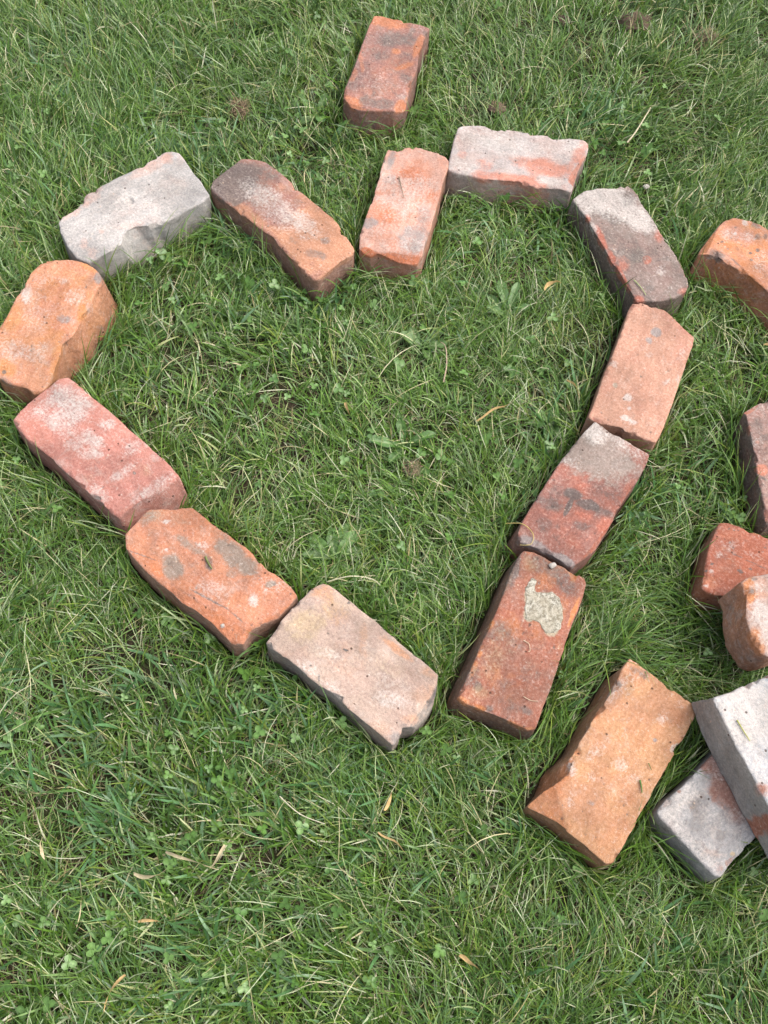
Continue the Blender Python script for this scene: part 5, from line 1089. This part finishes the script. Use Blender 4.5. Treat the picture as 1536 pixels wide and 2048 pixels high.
def tube(name, pts, r, mat, tint, r1=None):
    P_ = np.array(pts, float); n = len(P_); t = np.linspace(0, n - 1, 6 * (n - 1) + 1)
    def cr(t):
        i = np.clip(np.floor(t).astype(int), 0, n - 2); f = (t - i)[:, None]
        g = lambda k: P_[np.clip(k, 0, n - 1)]
        a, b, c, d = g(i - 1), g(i), g(i + 1), g(i + 2)
        return .5 * (2 * b + (c - a) * f + (2 * a - 5 * b + 4 * c - d) * f * f + (3 * b - a - 3 * c + d) * f ** 3)
    q = cr(t); tg = np.gradient(q, axis=0); tg /= np.linalg.norm(tg, axis=1)[:, None]
    s = np.cross(tg, [0, 0, 1.0]); s /= np.linalg.norm(s, axis=1)[:, None] + 1e-9; u = np.cross(s, tg)
    rr = np.linspace(r, r1 if r1 is not None else r * .5, len(q))[:, None]
    R = [q + rr * (math.cos(a) * s + math.sin(a) * u) for a in np.linspace(0, 2 * math.pi, 6)[:-1]]
    co = np.stack(R, 1).reshape(-1, 3); m = len(q); f = []
    for i in range(m - 1):
        for k in range(5): f.append([i * 5 + k, i * 5 + (k + 1) % 5, i * 5 + 5 + (k + 1) % 5, i * 5 + 5 + k])
    me = mesh_np(name, co, np.array(f).ravel(), np.full(len(f), 4))
    tn = np.array(tint)[None, :] * (1 + .15 * fbm(co, 400, 1, 5)[:, None])
    col_attr(me, 'tint', np.concatenate([tn, np.ones((len(co), 1))], 1))
    return new_obj(name, me, mat)
for pts, r, tint, name, cat, lab, grp in STALKS:
    tag(tube(name, pts, r, DRYM, tint), lab, cat, grp)

def clod(x, y, r, label, tint, fib, sx=1.0):
    bm = bmesh.new(); bmesh.ops.create_icosphere(bm, subdivisions=4, radius=1.0)
    p = np.array([v.co[:] for v in bm.verts]); f = np.array([[v.index for v in q.verts] for q in bm.faces]); bm.free()
    d = 1 + .45 * fbm(p, 2.2, 4, int(x * 1000) % 97) + .2 * fbm(p, 7, 2, 8)
    co = p * d[:, None] * np.array([r * sx, r, r * .6])
    t = np.tile(np.array(tint), (len(co), 1)) * (1 + .5 * fbm(p, 6, 3, 4)[:, None]); F = [f.ravel()]; lt = [np.full(len(f), 3)]
    n = fib; rg = np.random.default_rng(int(abs(y) * 1000)); b = rg.normal(0, .55, (n, 2)) * r * np.array([sx, 1])
    az = rg.uniform(0, 6.283, n); el = rg.uniform(-.2, 1.1, n); L = rg.uniform(.5, 1.2, n) * r
    s = np.concatenate([b, (np.sqrt(np.clip(1 - (b / r) ** 2 @ [1, 1], .02, 1)) * r * .5)[:, None]], 1)
    dr = np.stack([np.cos(az) * np.cos(el), np.sin(az) * np.cos(el), np.sin(el)], 1); sd = np.stack([-np.sin(az), np.cos(az), 0 * az], 1) * .0005
    mid = s + dr * L[:, None] * .55; tip = mid + (dr + rg.normal(0, .5, (n, 3))) * L[:, None] * .4
    q = np.stack([s - sd, s + sd, mid + sd, mid - sd, tip], 1); o = len(co)
    co = np.concatenate([co, q.reshape(-1, 3)]); k = (np.arange(n) * 5 + o)[:, None]
    F.append((k + np.array([[0, 1, 2, 3]])).ravel()); lt.append(np.full(n, 4)); F.append((k + np.array([[3, 2, 4]])).ravel()); lt.append(np.full(n, 3))
    t = np.concatenate([t, np.repeat(np.array([.30, .23, .14]) * rg.uniform(.5, 1.2, (n, 1)), 5, 0)])
    me = mesh_np('dead_clump', co, np.concatenate(F), np.concatenate(lt)); col_attr(me, 'tint', np.concatenate([t, np.ones((len(t), 1))], 1))
    ob = new_obj('dead_clump', me, DRYM); ob.location = (x, y, .012)
    tag(ob, label, 'dead clump', 'brown clumps in the lawn')
for a in CLODS: clod(*a)

def pebble(x, y, z, r, label):
    bm = bmesh.new(); bmesh.ops.create_icosphere(bm, subdivisions=3, radius=1.0)
    for v in bm.verts:
        d = 1 + .25 * math.sin(v.co.x * 3 + 1) * math.cos(v.co.y * 2.4); v.co = (v.co.x * r * 1.5 * d, v.co.y * r * d, v.co.z * r * .7)
    me = bpy.data.meshes.new('pebble'); bm.to_mesh(me); bm.free()
    me.polygons.foreach_set('use_smooth', np.ones(len(me.polygons), bool))
    n = len(me.vertices); col_attr(me, 'tint', np.tile(np.array([.38, .35, .31, 1]), (n, 1)))
    o = new_obj('pebble', me, DRYM); o.location = (x, y, z); o.rotation_euler = (0, .1, .6)
    tag(o, label, 'pebble')
for a in PEBBLES: pebble(*a)
